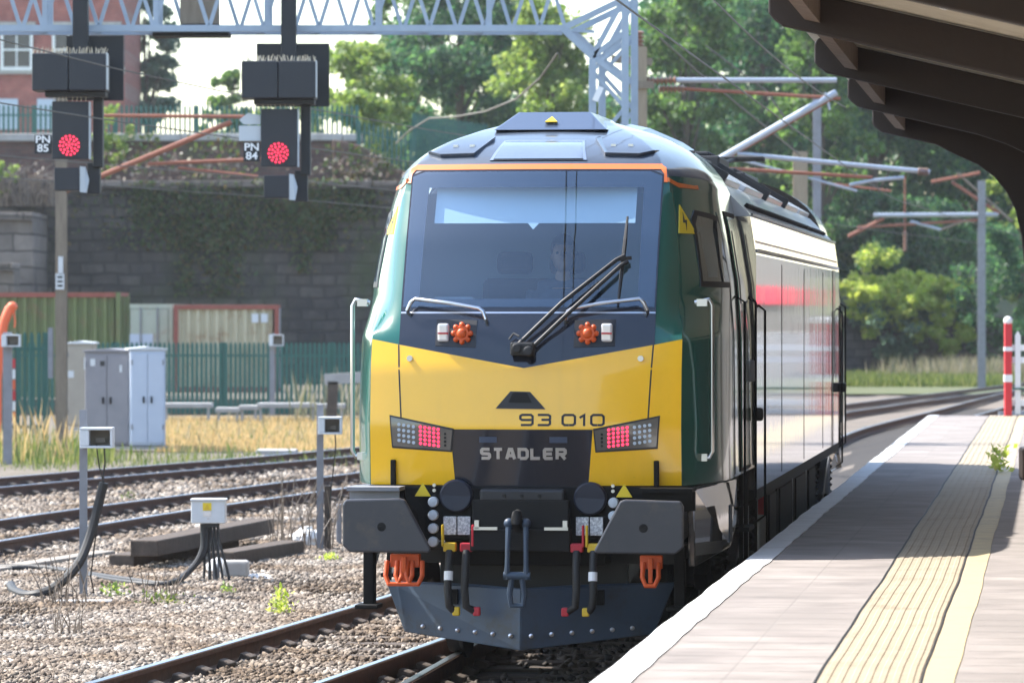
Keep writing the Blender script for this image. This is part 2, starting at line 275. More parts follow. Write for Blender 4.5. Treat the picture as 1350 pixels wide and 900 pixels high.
# ------------------------------------------------------------------ mesh builder
class MB:
    def __init__(s): s.v = []; s.f = []
    def add(s, vs, fs):
        o = len(s.v); s.v.extend([tuple(v) for v in vs]); s.f.extend([tuple(i + o for i in f) for f in fs]); return s
    def box(s, c, size, rot=None):
        x, y, z = [k / 2 for k in size]; c = Vector(c)
        vs = [Vector((sx * x, sy * y, sz * z)) for sz in (-1, 1) for sx, sy in ((-1, -1), (1, -1), (1, 1), (-1, 1))]
        if rot is not None:
            m = rot if isinstance(rot, Matrix) else Euler(rot).to_matrix()
            vs = [m @ v for v in vs]
        return s.add([c + v for v in vs], [(3, 2, 1, 0), (4, 5, 6, 7), (0, 1, 5, 4), (1, 2, 6, 5), (2, 3, 7, 6), (3, 0, 4, 7)])
    def bar(s, p0, p1, w, h=None, up=(0, 0, 1)):
        p0, p1 = Vector(p0), Vector(p1); h = h or w; d = p1 - p0; L = d.length; d.normalize(); u = Vector(up)
        if abs(d.dot(u)) > .98: u = Vector((0, 1, 0)) if abs(d.y) < .9 else Vector((1, 0, 0))
        r = d.cross(u).normalized(); u = r.cross(d)
        m = Matrix((r, d, u)).transposed()
        return s.box((p0 + p1) / 2, (w, L, h), m)
    def cyl(s, p0, p1, r0, r1=None, n=12, caps=True):
        r1 = r0 if r1 is None else r1
        return s.tube([p0, p1], [r0, r1], n, caps)
    def tube(s, pts, r, n=8, caps=True):
        pts = [Vector(p) for p in pts]; k = len(pts)
        rs = r if isinstance(r, (list, tuple)) else [r] * k
        o = len(s.v); prev = None; fs = []
        for i, p in enumerate(pts):
            d = (pts[min(i + 1, k - 1)] - pts[max(i - 1, 0)])
            d = d.normalized() if d.length > 1e-9 else Vector((0, 0, 1))
            if prev is None:
                u = Vector((0, 0, 1)) if abs(d.z) < .9 else Vector((1, 0, 0))
                a = d.cross(u).normalized()
            else:
                a = (prev - d * prev.dot(d)).normalized()
            prev = a; b = d.cross(a)
            for j in range(n):
                t = 2 * math.pi * j / n
                s.v.append(tuple(p + (a * math.cos(t) + b * math.sin(t)) * rs[i]))
        for i in range(k - 1):
            for j in range(n):
                a0 = o + i * n + j; a1 = o + i * n + (j + 1) % n
                fs.append((a0, a1, a1 + n, a0 + n))
        if caps:
            fs.append(tuple(o + j for j in range(n))[::-1]); fs.append(tuple(o + (k - 1) * n + j for j in range(n)))
        s.f.extend(fs); return s
    def prism(s, pts, ext):          # polygon of 3-D points, extruded by vector ext
        n = len(pts); e = Vector(ext); pts = [Vector(p) for p in pts]
        fs = [tuple(range(n))[::-1], tuple(range(n, 2 * n))] + [(i, (i + 1) % n, n + (i + 1) % n, n + i) for i in range(n)]
        return s.add(pts + [p + e for p in pts], fs)
    def lathe(s, c, axis, prof, n=16):   # prof: (r, along)
        c = Vector(c); ax = Vector(axis).normalized()
        return s.tube([c + ax * a for r, a in prof], [max(r, 1e-4) for r, a in prof], n)
    def ball(s, c, r, n=12, m=8, sq=(1, 1, 1)):
        c = Vector(c); vs = []; fs = []
        for i in range(m + 1):
            th = math.pi * i / m
            for j in range(n):
                ph = 2 * math.pi * j / n
                vs.append(c + Vector((r * sq[0] * math.sin(th) * math.cos(ph), r * sq[1] * math.sin(th) * math.sin(ph), r * sq[2] * math.cos(th))))
        for i in range(m):
            for j in range(n): fs.append((i * n + j, (i + 1) * n + j, (i + 1) * n + (j + 1) % n, i * n + (j + 1) % n))
        return s.add(vs, fs)
    def build(s, name, material, parent=None, bevel=0, smooth=False, local=False, segs=2):
        me = bpy.data.meshes.new(name)
        vs = s.v
        if parent is not None and not local:
            l = parent.location if parent.parent is None else parent.parent.location + parent.location
            vs = [(v[0] - l[0], v[1] - l[1], v[2] - l[2]) for v in s.v]
        me.from_pydata(vs, [], s.f); me.validate(); me.update()
        bm = bmesh.new(); bm.from_mesh(me); bmesh.ops.recalc_face_normals(bm, faces=bm.faces); bm.to_mesh(me); bm.free()
        o = bpy.data.objects.new(name, me); COL.objects.link(o)
        me.materials.append(MATS[material] if isinstance(material, str) else material)
        if parent is not None: o.parent = parent
        if smooth:
            for p in me.polygons: p.use_smooth = True
            md = o.modifiers.new('split', 'EDGE_SPLIT'); md.split_angle = R(38)
        if bevel:
            md = o.modifiers.new('bevel', 'BEVEL'); md.width = bevel; md.segments = segs; md.limit_method = 'ANGLE'; md.angle_limit = R(40)
        return o
def tag(o, label=None, cat=None, group=None, kind=None):
    if label: o['label'] = label
    if cat: o['category'] = cat
    if group: o['group'] = group
    if kind: o['kind'] = kind
    return o
def thing(name, label, cat, loc=(0, 0, 0), group=None):
    o = bpy.data.objects.new(name, None); COL.objects.link(o); o.location = loc; o.empty_display_size = .2
    return tag(o, label, cat, group)
def struct(o): o['kind'] = 'structure'; return o
def copy_tree(o, parent=None):
    c = o.copy(); COL.objects.link(c); c.parent = parent
    for ch in list(o.children): copy_tree(ch, c)
    return c
def text_mesh(txt, size, sx=1.0, extrude=.003, bold=0.0, spacing=1.0):
    cu = bpy.data.curves.new('lettering', 'FONT'); cu.body = txt; cu.size = size; cu.extrude = extrude; cu.align_x = 'CENTER'; cu.align_y = 'CENTER'
    cu.offset = bold; cu.space_character = spacing
    ob = bpy.data.objects.new('lettering', cu); COL.objects.link(ob)
    dg = bpy.context.evaluated_depsgraph_get()
    me = bpy.data.meshes.new_from_object(ob.evaluated_get(dg))
    vs = [Vector((v.co.x * sx, v.co.y, v.co.z)) for v in me.vertices]; fs = [tuple(p.vertices) for p in me.polygons]
    bpy.data.objects.remove(ob); bpy.data.curves.remove(cu); bpy.data.meshes.remove(me)
    return vs, fs
def np_mesh(name, verts, nquad, material, corners=4):
    me = bpy.data.meshes.new(name); nv = len(verts)
    me.vertices.add(nv); me.vertices.foreach_set('co', verts.astype(np.float32).ravel())
    return me
def quads_object(name, verts, faces, material, parent=None):
    me = bpy.data.meshes.new(name)
    k = faces.shape[1]
    me.vertices.add(len(verts)); me.vertices.foreach_set('co', np.asarray(verts, np.float32).ravel())
    me.loops.add(faces.size); me.loops.foreach_set('vertex_index', faces.astype(np.int32).ravel())
    me.polygons.add(len(faces)); me.polygons.foreach_set('loop_start', np.arange(0, faces.size, k, dtype=np.int32))
    try: me.polygons.foreach_set('loop_total', np.full(len(faces), k, np.int32))
    except Exception: pass
    me.update(calc_edges=True); me.validate()
    me.materials.append(MATS[material])
    o = bpy.data.objects.new(name, me); COL.objects.link(o)
    if parent is not None: o.parent = parent
    return o
def interp(x, tab):
    if x <= tab[0][0]: return tab[0][1]
    for (a, b), (c, d) in zip(tab, tab[1:]):
        if x <= c: return b + (d - b) * (x - a) / (c - a)
    return tab[-1][1]

GLYPH = {'S': [[(1, 1), (.14, 1), (0, .86), (0, .62), (.12, .51), (.88, .49), (1, .38), (1, .14), (.86, 0), (0, 0)]], 'T': [[(0, 1), (1, 1)], [(.5, .90), (.5, -.09)]],
 'A': [[(0, -.09), (.36, 1), (.64, 1), (1, -.09)], [(.24, .30), (.76, .30)]], 'D': [[(0, 0), (0, 1), (.8, 1), (1, .8), (1, .2), (.8, 0), (.1, 0)]], 'L': [[(0, 1.09), (0, 0), (1, 0)]],
 'E': [[(1, 1), (.12, 1), (0, .88), (0, .12), (.12, 0), (1, 0)], [(.1, .5), (.92, .5)]], 'R': [[(0, -.09), (0, 1), (.86, 1), (1, .88), (1, .60), (.86, .46), (.1, .46)], [(.55, .38), (1, -.09)]],
 '9': [[(.9, .5), (.14, .5), (0, .62), (0, .88), (.14, 1), (.86, 1), (1, .86), (1, .14), (.86, 0), (.05, 0)]], '3': [[(0, 1), (.86, 1), (1, .88), (1, .63), (.9, .52), (1, .40), (1, .12), (.86, 0), (0, 0)], [(.3, .52), (.85, .52)]],
 '0': [[(.5, 0), (.16, 0), (0, .16), (0, .84), (.16, 1), (.84, 1), (1, .84), (1, .16), (.84, 0), (.52, 0)]], '1': [[(-.05, .72), (.32, .98), (.32, -.09)]]}
def stroke_text(b, txt, fn, h, w, gap, th, space=.5):
    """wide square lettering: every stroke a thin ribbon with thickness; fn(x, z, d) maps to the surface"""
    wid = {'1': .55}; tot = sum((wid.get(c, 1) * w + gap) if c != ' ' else space * w for c in txt) - gap; x = -tot / 2; lay = 0
    for c in txt:
        if c == ' ': x += space * w; continue
        for st in GLYPH[c]:
            lay += 1; d0 = .0002 * (lay % 5)
            p = [Vector((x + th / 2 + q[0] * (w - th), th / 2 + q[1] * (h - th) - h / 2)) for q in st]; n = len(p); L_, R_ = [], []
            for i in range(n):
                a = (p[i] - p[i - 1]).normalized() if i else None; e = (p[i + 1] - p[i]).normalized() if i < n - 1 else None
                d = ((a or e) + (e or a)).normalized(); nn = Vector((-d.y, d.x)); k = 1 / max(.5, abs(nn.dot(Vector((-(e or a).y, (e or a).x)))))
                L_.append(p[i] + nn * th / 2 * k); R_.append(p[i] - nn * th / 2 * k)
            vs = [fn(v.x, v.y, d0) for v in L_ + R_] + [fn(v.x, v.y, -.006) for v in L_ + R_]; m = 2 * n
            fs = [(i, i + 1, n + i + 1, n + i) for i in range(n - 1)] + [(i, i + 1, m + i + 1, m + i) for i in range(n - 1)] + [(n + i, n + i + 1, m + n + i + 1, m + n + i) for i in range(n - 1)] + [(0, n, m + n, m), (n - 1, 2 * n - 1, m + 2 * n - 1, m + n - 1)]
            b.add(vs, fs)
        x += wid.get(c, 1) * w + gap
# ================================================================== LOCOMOTIVE (local: x right, y back from the buffer faces, z up from rail)
LROT = -math.atan2(AX, AY)
loco = thing('locomotive', 'green and yellow electric locomotive with silver body standing at the platform', 'locomotive', (0, 29.7, 0))
loco.rotation_euler = (0, 0, LROT)
Y0 = [(1.25, .67), (1.7, .62), (2.1, .66), (2.3, .72), (2.6, .88), (3.0, 1.11), (3.47, 1.42), (3.56, 1.53), (3.64, 1.72), (3.72, 2.0), (3.80, 2.4), (3.86, 2.85)]
WF = [(1.25, 1.07), (2.3, 1.065), (3.0, .985), (3.45, .91), (3.6, .80), (3.7, .68), (3.8, .50), (3.88, .34)]
WS = [(1.25, 1.31), (2.3, 1.30), (2.7, 1.275), (3.08, 1.215), (3.38, 1.145), (3.5, 1.085), (3.6, 1.0), (3.66, .93), (3.74, .81), (3.80, .69), (3.85, .54), (3.88, .40)]
y0 = lambda z: interp(z, Y0); wf = lambda z: interp(z, WF); ws = lambda z: interp(z, WS)
BUL = .10
SW = lambda z: interp(z, [(2.33, 0.), (2.55, .30), (3.2, .30), (3.5, .06), (3.6, 0.)])
def FY(x, z):                                       # front surface depth
    return y0(z) + BUL * min(1.0, abs(x) / wf(z)) ** 2 + SW(z) * max(0., (min(abs(x), wf(z)) - .87) / .2) ** 2
CAB_END = 4.2
def SX(y, z):                                       # half width of the side at depth y
    yc = FY(wf(z), z)
    t = max(0.0, min(1.0, (y - yc) / 1.5))
    return wf(z) + (ws(z) - wf(z)) * (1 - (1 - t) ** 2.2)
NF, NS = 17, 16
def half(z):
    pts = [(wf(z) * k / (NF - 1), FY(wf(z) * k / (NF - 1), z)) for k in range(NF)]
    yc = FY(wf(z), z)
    for k in range(1, NS + 1):
        t = (k / NS) ** 1.6; y = yc + .012 + (CAB_END - yc - .012) * t
        pts.append((SX(y, z), y))
    return pts
def shell(levels, name, m, cut=None, cap=True):
    b = MB(); rows = []
    for z in levels:
        h = half(z); row = [(-x, y, z) for x, y in h[:0:-1]] + [(x, y, z) for x, y in h]
        rows.append(row)
    n = len(rows[0])
    vs = [v for r_ in rows for v in r_]; fs = []
    for i in range(len(rows) - 1):
        for j in range(n - 1):
            q = (i * n + j, i * n + j + 1, (i + 1) * n + j + 1, (i + 1) * n + j)
            c = [sum(vs[k][a] for k in q) / 4 for a in range(3)]
            if cut and cut(*c): continue
            fs.append(q)
    if cap: fs.append(tuple((len(rows) - 1) * n + j for j in range(n)))
    b.add(vs, fs)
    return b.build(name, m, loco, smooth=True, local=True)
def wcut(x, y, z): return (abs(x) < .80 and 2.50 < z < 3.40 and y < FY(x, z) + .05) or (1.72 < y < 2.36 and 2.70 < z < 3.10)
LV = [1.31 + k * (3.43 - 1.31) / 44 for k in range(45)]
cab = shell(LV, 'cab_body', 'loco_green', wcut, cap=False)
# make windscreen opening true
LVR = [3.43, 3.46, 3.49, 3.52, 3.55, 3.58, 3.61, 3.64, 3.67, 3.70, 3.73, 3.76, 3.79, 3.82, 3.85, 3.875]
roof_o = shell(LVR, 'cab_roof', 'loco_charcoal')
bf = MB()
h = half(1.31); bf.add([(-x, y, 1.315) for x, y in h[:0:-1]] + [(x, y, 1.315) for x, y in h], [tuple(range(2 * len(h) - 1))])
bf.build('cab_floor', 'cab_dark', loco, local=True)

def patch(poly, name, m, off=.005, parent=None, depth=.02, step=.05, fn=None, smooth=True):
    """flat outline (u, z) laid on the cab surface as a thin real panel"""
    fn = fn or (lambda u, z, o: (u, FY(u, z) - o, z))
    bm = bmesh.new()
    f = bm.faces.new([bm.verts.new((u, 0, z)) for u, z in poly])
    us = [u for u, _ in poly]; zs = [z for _, z in poly]
    for lo, hi, ax in ((min(us), max(us), 0), (min(zs), max(zs), 2)):
        k = int((hi - lo) / step) + 1
        for i in range(1, k):
            co = [0, 0, 0]; co[ax] = lo + (hi - lo) * i / k; no = [0, 0, 0]; no[ax] = 1
            bmesh.ops.bisect_plane(bm, geom=bm.verts[:] + bm.edges[:] + bm.faces[:], plane_co=co, plane_no=no, dist=1e-5)
    bmesh.ops.triangulate(bm, faces=[f for f in bm.faces if len(f.verts) > 4])
    bm.verts.index_update()
    top = [v.co.copy() for v in bm.verts]; n = len(top)
    faces = [tuple(v.index for v in f.verts) for f in bm.faces]
    edges = [(e.verts[0].index, e.verts[1].index) for e in bm.edges if len(e.link_faces) == 1]
    bm.free()
    b = MB()
    if depth is None: b.add([fn(v.x, v.z, off) for v in top], faces)
    else: b.add([fn(v.x, v.z, off) for v in top] + [fn(v.x, v.z, off - depth) for v in top],
          faces + [tuple(i + n for i in f)[::-1] for f in faces] + [(a, c, c + n, a + n) for a, c in edges])
    return b.build(name, m, parent or loco, smooth=smooth, local=True)
def side(sg): return lambda y, z, o: (sg * (SX(y, z) + o), y, z)

# --- front end
patch([(-1.062, 1.31), (-1.062, 2.30), (-.87, 2.263), (0, 2.105), (.88, 2.263), (1.066, 2.30), (1.066, 1.31), (.44, 1.31), (.473, 1.69), (-.5, 1.69), (-.47, 1.31)],
      'yellow_panel', 'loco_yellow', .006)
for s in (-1, 1):
    patch([(s * .868, 2.262), (s * .878, 2.264), (s * .848, 1.74), (s * .838, 1.74)][::s], 'panel_gap', 'ink', .0075, depth=.008)
    b = MB(); x = s * .79; z = 2.17
    b.cyl((x, FY(x, z) - .004, z), (x, FY(x, z) - .022, z), .02, n=14); b.build('lock', 'steel_bright', loco, local=True)
patch([(-.497, 1.688), (.47, 1.688), (.437, 1.30), (-.467, 1.30)], 'grille_panel', 'loco_black', .004)
b = MB(); stroke_text(b, 'STADLER', lambda x, z, d: (x, FY(x, 1.525 + z) - .010 - d, 1.525 + z), .082, .076, .010, .021); b.build('maker_lettering', 'steel_bright', loco, local=True)
b = MB(); stroke_text(b, '93 010', lambda x, z, d: (.264 + x, FY(.264 + x, 1.755 + z) - .0075 - d, 1.755 + z), .084, .099, .020, .0155); b.build('number_lettering', 'ink', loco, local=True)
patch([(-.188, 1.832), (.152, 1.828), (.045, 1.945), (-.088, 1.948)], 'emblem_badge', 'ink', .012)
patch([(-.10, 1.873), (.062, 1.871), (.026, 1.938), (-.07, 1.94)], 'emblem_face', 'frame_grey', .016, depth=.008)
for s in (-1, 1):
    patch([(s * .30, 1.64), (s * .18, 1.64), (s * .18, 1.60), (s * .30, 1.60)][::-s], 'grille_slot', 'pod_blue', .007, depth=.006)
    # light cluster
    cl = patch([(s * .915, 1.772), (s * .90, 1.573), (s * .50, 1.548), (s * .485, 1.683)][::s], 'light_cluster', 'lamp_smoke', .014)
    patch([(s * .925, 1.785), (s * .908, 1.56), (s * .49, 1.535), (s * .475, 1.695)][::s], 'cluster_bezel', 'ink', .0095)
    b = MB(); b2 = MB(); b3 = MB()
    for i in range(5):
        for j in range(5):
            x = s * (.582 + i * .031); z = 1.585 + j * .028 + (i - 2) * .004
            b.cyl((x, FY(x, z) - .012, z), (x, FY(x, z) - .019, z), .0105, n=8)
    for i in range(4):
        for j in range(4):
            x = s * (.755 + i * .034); z = 1.598 + j * .036 + i * .005
            b2.cyl((x, FY(x, z) - .012, z), (x, FY(x, z) - .018, z), .012, n=8)
    for j in range(4):
        x = s * .535; z = 1.58 + j * .026
        b3.cyl((x, FY(x, z) - .012, z), (x, FY(x, z) - .017, z), .009, n=8)
    b.build('tail_light', 'led_red', loco, local=True); b2.build('headlight', 'display_pale', loco, local=True); b3.build('marker_light', 'frame_grey', loco, local=True)
    x = s * .90
    b = MB(); b.box((x, FY(x, 1.4) - .02, 1.39), (.034, .05, .18)); b.build('jacking_bracket', 'frame_black', loco, local=True, bevel=.006)
    # upper marker recess
    patch([(s * .335, 2.245), (s * .335, 2.43), (s * .615, 2.435), (s * .615, 2.255)][::-s], 'marker_recess', 'ink', .012)
    b = MB(); x = s * .43; z = 2.34; yy = FY(x, z) - .012
    b.cyl((x, yy, z), (x, yy - .05, z), .06, .052, n=8)
    for k in range(8):
        a = k * math.pi / 4
        b.ball((x + .058 * math.cos(a), yy - .03, z + .058 * math.sin(a)), .02, 8, 6)
    b.ball((x, yy - .05, z), .035, 10, 6, (1, .6, 1))
    b.build('socket_cap', 'orange_part', loco, local=True, smooth=True)
    b = MB(); x = s * .56; b.box((x, FY(x, z) - .03, z + .005), (.078, .05, .125)); lw = b.build('marker_lamp', 'lamp_clear', loco, local=True, bevel=.015)
    b = MB(); b.box((x, FY(x, z) - .058, z), (.07, .006, .012)); b.build('lamp_bar', 'cock_red', loco, local=True)
    # hand rail below the windscreen
    pts = []
    for (px_, pz_, off) in ((-.825, 2.48, .0), (-.822, 2.50, .055), (-.80, 2.55, .075), (-.77, 2.575, .08), (-.52, 2.545, .08), (-.32, 2.51, .08), (-.29, 2.49, .075), (-.272, 2.44, .055), (-.27, 2.42, 0)):
        x = -s * px_; pts.append((x, FY(x, pz_) - off, pz_))
    b = MB(); b.tube(pts, .0135, 10); b.build('grab_rail', 'steel_bright', loco, local=True, smooth=True)
    # body grab rail beside the nose
    yy = 1.12; xs = s * (SX(yy, 2.0) + .07); xb = s * SX(yy, 2.0)
    b = MB(); b.tube([(xb - s * .05, yy, 2.55), (xs - s * .02, yy, 2.57), (xs, yy, 2.53), (xs, yy, 1.53), (xs - s * .02, yy, 1.49), (xb - s * .05, yy, 1.48)], .016, 10)
    for z in (2.55, 1.49): b.box((xb, yy, z), (.07, .05, .05))
    b.build('side_grab_rail', 'steel_bright', loco, local=True, smooth=True)

# --- black mask and windscreen
ring_o = [(-.87, 2.263), (-.882, 3.44), (-.80, 3.475), (.80, 3.475), (.882, 3.44), (.88, 2.263), (0, 2.105)]
iw, i0, i1 = .752, 2.575, 3.35
for pl in ([(-.87, 2.263), (0, 2.105), (.88, 2.263), (.88, i0), (-.876, i0)],
           [(-.876, i0), (-iw, i0), (-iw, i1), (-.882, i1)], [(iw, i0), (.88, i0), (.882, i1), (iw, i1)],
           [(-.882, i1), (.882, i1), (.882, 3.44), (.80, 3.475), (-.80, 3.475), (-.882, 3.44)]):
    patch(pl, 'windscreen_surround', 'loco_black', .006)
patch([(-.86, 2.52), (.868, 2.52), (.872, 3.43), (.79, 3.462), (-.79, 3.462), (-.872, 3.43)], 'windscreen', 'windscreen_glass', .012, depth=None)
patch([(-.872, 2.475), (.878, 2.475), (.878, 2.487), (-.872, 2.487)], 'mask_joint', 'steel_bright', .0085, depth=.006)
# orange line round the cab
b = MB(); rows = []
for z, o in ((3.478, .006), (3.516, .006), (3.516, -.02), (3.478, -.02)):
    rows.append([(x, FY(x, z) - o, z) for x in [(-.865 + 1.73 * k / 30) for k in range(31)]])
vs = [v for r_ in rows for v in r_]
b.add(vs, [(i * 31 + j, i * 31 + j + 1, ((i + 1) % 4) * 31 + j + 1, ((i + 1) % 4) * 31 + j) for i in range(4) for j in range(30)])
b.build('orange_line', 'loco_orange', loco, local=True)
for s in (-1, 1):
    patch([(s * .855, 3.516), (s * .895, 3.49), (s * .912, 3.385), (s * .886, 3.385), (s * .884, 3.445), (s * .86, 3.478)][::-s], 'orange_line', 'loco_orange', .007, depth=.012)
    patch([(1.47, 3.388), (1.47, 3.418), (1.62, 3.385), (1.95, 3.375), (2.05, 3.38), (2.05, 3.35), (1.62, 3.352)], 'orange_line', 'loco_orange', .005, fn=side(s), depth=.012)
# wiper
b = MB()
wz = lambda x, z, o: (x, FY(x, z) - o, z)
b.tube([wz(-.05, 2.25, .07), wz(.25, 2.55, .10), wz(.60, 2.84, .09), wz(.655, 2.87, .07)], .015, 8)
b.tube([wz(.035, 2.22, .07), wz(.32, 2.50, .10), wz(.63, 2.80, .09), wz(.675, 2.83, .07)], .015, 8)
b.tube([wz(-.10, 2.30, .05), wz(-.07, 2.34, .07), wz(-.03, 2.32, .08)], .008, 6)
b.bar(wz(.62, 2.845, .08), wz(.70, 2.855, .07), .03, .025)
b.build('wiper_arm', 'rubber', loco, local=True, smooth=True)
b = MB(); b.tube([wz(.655, 3.14, .035), wz(.65, 2.98, .045), wz(.64, 2.8, .05), wz(.625, 2.54, .035)], [.008, .014, .014, .008], 6); b.build('wiper_blade', 'rubber', loco, local=True)
b = MB(); b.box(wz(-.005, 2.235, .06), (.16, .10, .09)); b.cyl(wz(-.04, 2.24, .13), wz(-.04, 2.24, .05), .035, n=12); b.cyl(wz(.04, 2.22, .13), wz(.04, 2.22, .05), .035, n=12)
b.build('wiper_housing', 'rubber', loco, local=True, bevel=.012)

# --- roof front details
def roofpatch(poly, name, m, off, depth=.02, step=.06): return patch(poly, name, m, off, depth=depth, step=step)
roofpatch([(-.34, 3.545), (.34, 3.545), (.285, 3.70), (-.285, 3.70)], 'display_frame', 'steel_bright', .012)
roofpatch([(-.315, 3.555), (.315, 3.555), (.27, 3.69), (-.27, 3.69)], 'destination_display', 'display_glass', .017)
# raised roof pod with slopes, and side fairings
b = MB()
pd = [(-.41, 2.25, 3.785), (.41, 2.25, 3.785), (.26, 2.55, 3.925), (-.26, 2.55, 3.925), (-.43, 4.1, 3.82), (.43, 4.1, 3.82), (.26, 4.1, 3.935), (-.26, 4.1, 3.935)]
b.add(pd, [(0, 1, 2, 3), (0, 3, 7, 4), (1, 5, 6, 2), (3, 2, 6, 7), (4, 7, 6, 5), (0, 4, 5, 1)]); b.build('roof_pod', 'pod_blue', loco, local=True, bevel=.012)
b = MB(); b.prism([(-.045, 2.36, 3.84), (.045, 2.36, 3.84), (0, 2.43, 3.88)], (0, -.03, .008)); b.build('warning_triangle', 'warn_yellow', loco, local=True)
for s in (-1, 1):
    b = MB()
    base = [(s * .36, 3.70), (s * .46, 3.58), (s * .70, 3.575), (s * .80, 3.60)]
    fr = [(x, FY(x, z) - .035 if abs(x) < wf(z) else y0(z) + BUL + (abs(x) - wf(z)) * .9 - .03, z + .02) for x, z in base]
    bk = [(s * .44, 3.6, 3.885), (s * .60, 3.6, 3.85), (s * .84, 3.6, 3.745), (s * .93, 3.6, 3.685)]
    vs = fr + bk + [(x, y + .06, z - .09) for x, y, z in fr] + [(x, y, z - .12) for x, y, z in bk]
    fs = [(i, i + 1, i + 5, i + 4) for i in range(3)] + [(8 + i, 12 + i, 13 + i, 9 + i) for i in range(3)] + [(i, 8 + i, 9 + i, i + 1) for i in range(3)] + [(4 + i, 5 + i, 13 + i, 12 + i) for i in range(3)] + [(0, 4, 12, 8), (3, 11, 15, 7)]
    b.add(vs, fs); b.build('roof_fairing', 'loco_charcoal', loco, local=True, bevel=.01)
    b = MB()
    for x in (.50, .62): b.box((s * x, FY(s * min(x, wf(3.62)), 3.62) + .10, 3.655), (.035, .03, .02))
    b.build('fairing_catch', 'steel_bright', loco, local=True)

# --- cab sides
for s in (-1, 1):
    fn = side(s)
    for pl_ in ([(1.52, 2.66), (2.42, 2.66), (2.42, 2.73), (1.56, 2.73)], [(2.34, 2.73), (2.42, 2.73), (2.42, 3.17), (2.34, 3.17)], [(1.66, 3.14), (1.70, 3.08), (2.34, 3.08), (2.34, 3.175), (1.78, 3.20)], [(1.56, 2.73), (1.73, 2.73), (1.73, 3.08), (1.66, 3.14)]): patch(pl_, 'side_window_frame', 'ink', .006, fn=fn)
    patch([(1.58, 2.70), (2.38, 2.70), (2.38, 3.13), (1.80, 3.16), (1.70, 3.10)], 'side_window', 'windscreen_glass', .010, fn=fn, depth=None)
    tri = patch([(1.36, 3.03), (1.68, 3.03), (1.52, 3.23)], 'warning_triangle', 'warn_yellow', .006, fn=fn, depth=.01)
    patch([(1.53, 3.18), (1.48, 3.105), (1.52, 3.105), (1.50, 3.05), (1.56, 3.125), (1.52, 3.125)], 'warning_bolt', 'ink', .008, fn=fn, depth=.004)
    # vertical door with frame, window, two grab rails
    patch([(2.95, 1.33), (3.98, 1.33), (3.98, 3.22), (2.95, 3.22)], 'door_frame', 'frame_grey', .008, fn=fn)
    d = patch([(3.02, 1.36), (3.91, 1.36), (3.91, 3.18), (3.02, 3.18)], 'cab_door', 'loco_green', .018, fn=fn)
    patch([(3.15, 2.55), (3.78, 2.55), (3.78, 3.08), (3.15, 3.08)], 'door_window', 'window_dark', .024, fn=fn)
    b = MB(); x = s * (SX(3.75, 2.1) + .04); b.box((x, 3.78, 2.05), (.04, .03, .16)); b.build('door_handle', 'post_steel', loco, local=True, bevel=.008)
    for yy in (2.86, 4.06):
        x = s * (1.31 + .04)
        b = MB(); b.tube([(s * 1.25, yy, 2.62), (x, yy, 2.56), (x, yy, 1.10), (s * 1.25, yy, 1.04)], .0095, 8)
        b.build('door_grab_rail', 'frame_black', loco, local=True, smooth=True)
    # silver lower flank beside the door and skirt
    patch([(2.452, 1.33), (2.464, 1.33), (2.464, 3.2), (2.452, 3.2)], 'panel_seam', 'ink', .004, fn=fn, depth=.008)
    b = MB()
    sk = [(1.05, 1.28), (2.9, 1.28), (2.9, .98), (2.3, .82), (1.15, .74)]
    b.prism([(s * (1.13 if y < 1.2 else 1.29), y, z) for y, z in sk], (-s * .05, 0, 0)); b.build('side_skirt', 'loco_silver', loco, local=True, bevel=.01)
    b = MB(); b.box((s * 1.305, 2.05, 1.0), (.012, .22, .26)); b.build('skirt_label', 'plough_blue', loco, local=True)
    b = MB(); b.box((s * 1.36, 4.18, 1.72), (.08, .07, .10)); b.build('side_camera', 'rubber', loco, local=True, bevel=.02)

# --- cab interior
b = MB(); b.box((0, 2.9, 2.35), (2.3, .04, 2.0)); b.build('cab_bulkhead', 'cab_dark', loco, local=True)
b = MB(); b.box((0, 1.32, 2.28), (1.8, .5, .42)); b.box((-.55, 1.2, 2.53), (.3, .1, .12)); b.box((.1, 1.25, 2.52), (.5, .2, .09)); b.build('control_desk', 'cab_desk', loco, local=True, bevel=.03)
b = MB(); vs = []
for z in (3.10, 3.36):
    for x in (-.70, .70): vs.append((x, FY(x, z) + .07, z))
b.add(vs + [(x, y + .01, z) for x, y, z in vs], [(0, 1, 3, 2), (4, 6, 7, 5), (0, 4, 5, 1), (2, 3, 7, 6), (0, 2, 6, 4), (1, 5, 7, 3)])
b.prism([(-.04, FY(0, 3.1) + .065, 3.10), (.04, FY(0, 3.1) + .065, 3.10), (0, FY(0, 3.06) + .065, 3.055)], (0, .008, 0))
b.build('sun_blind', 'blind_blue', loco, local=True)
for x in (.10, -.28):
    b = MB(); b.box((x, 2.50, 2.42), (.46, .12, .62)); b.box((x, 2.25, 2.1), (.46, .5, .12)); b.box((x, 2.5, 2.84), (.26, .09, .16)); b.box((x, 2.28, 1.75), (.2, .2, .6)); b.build('driver_seat', 'seat_cloth', loco, local=True, bevel=.04)

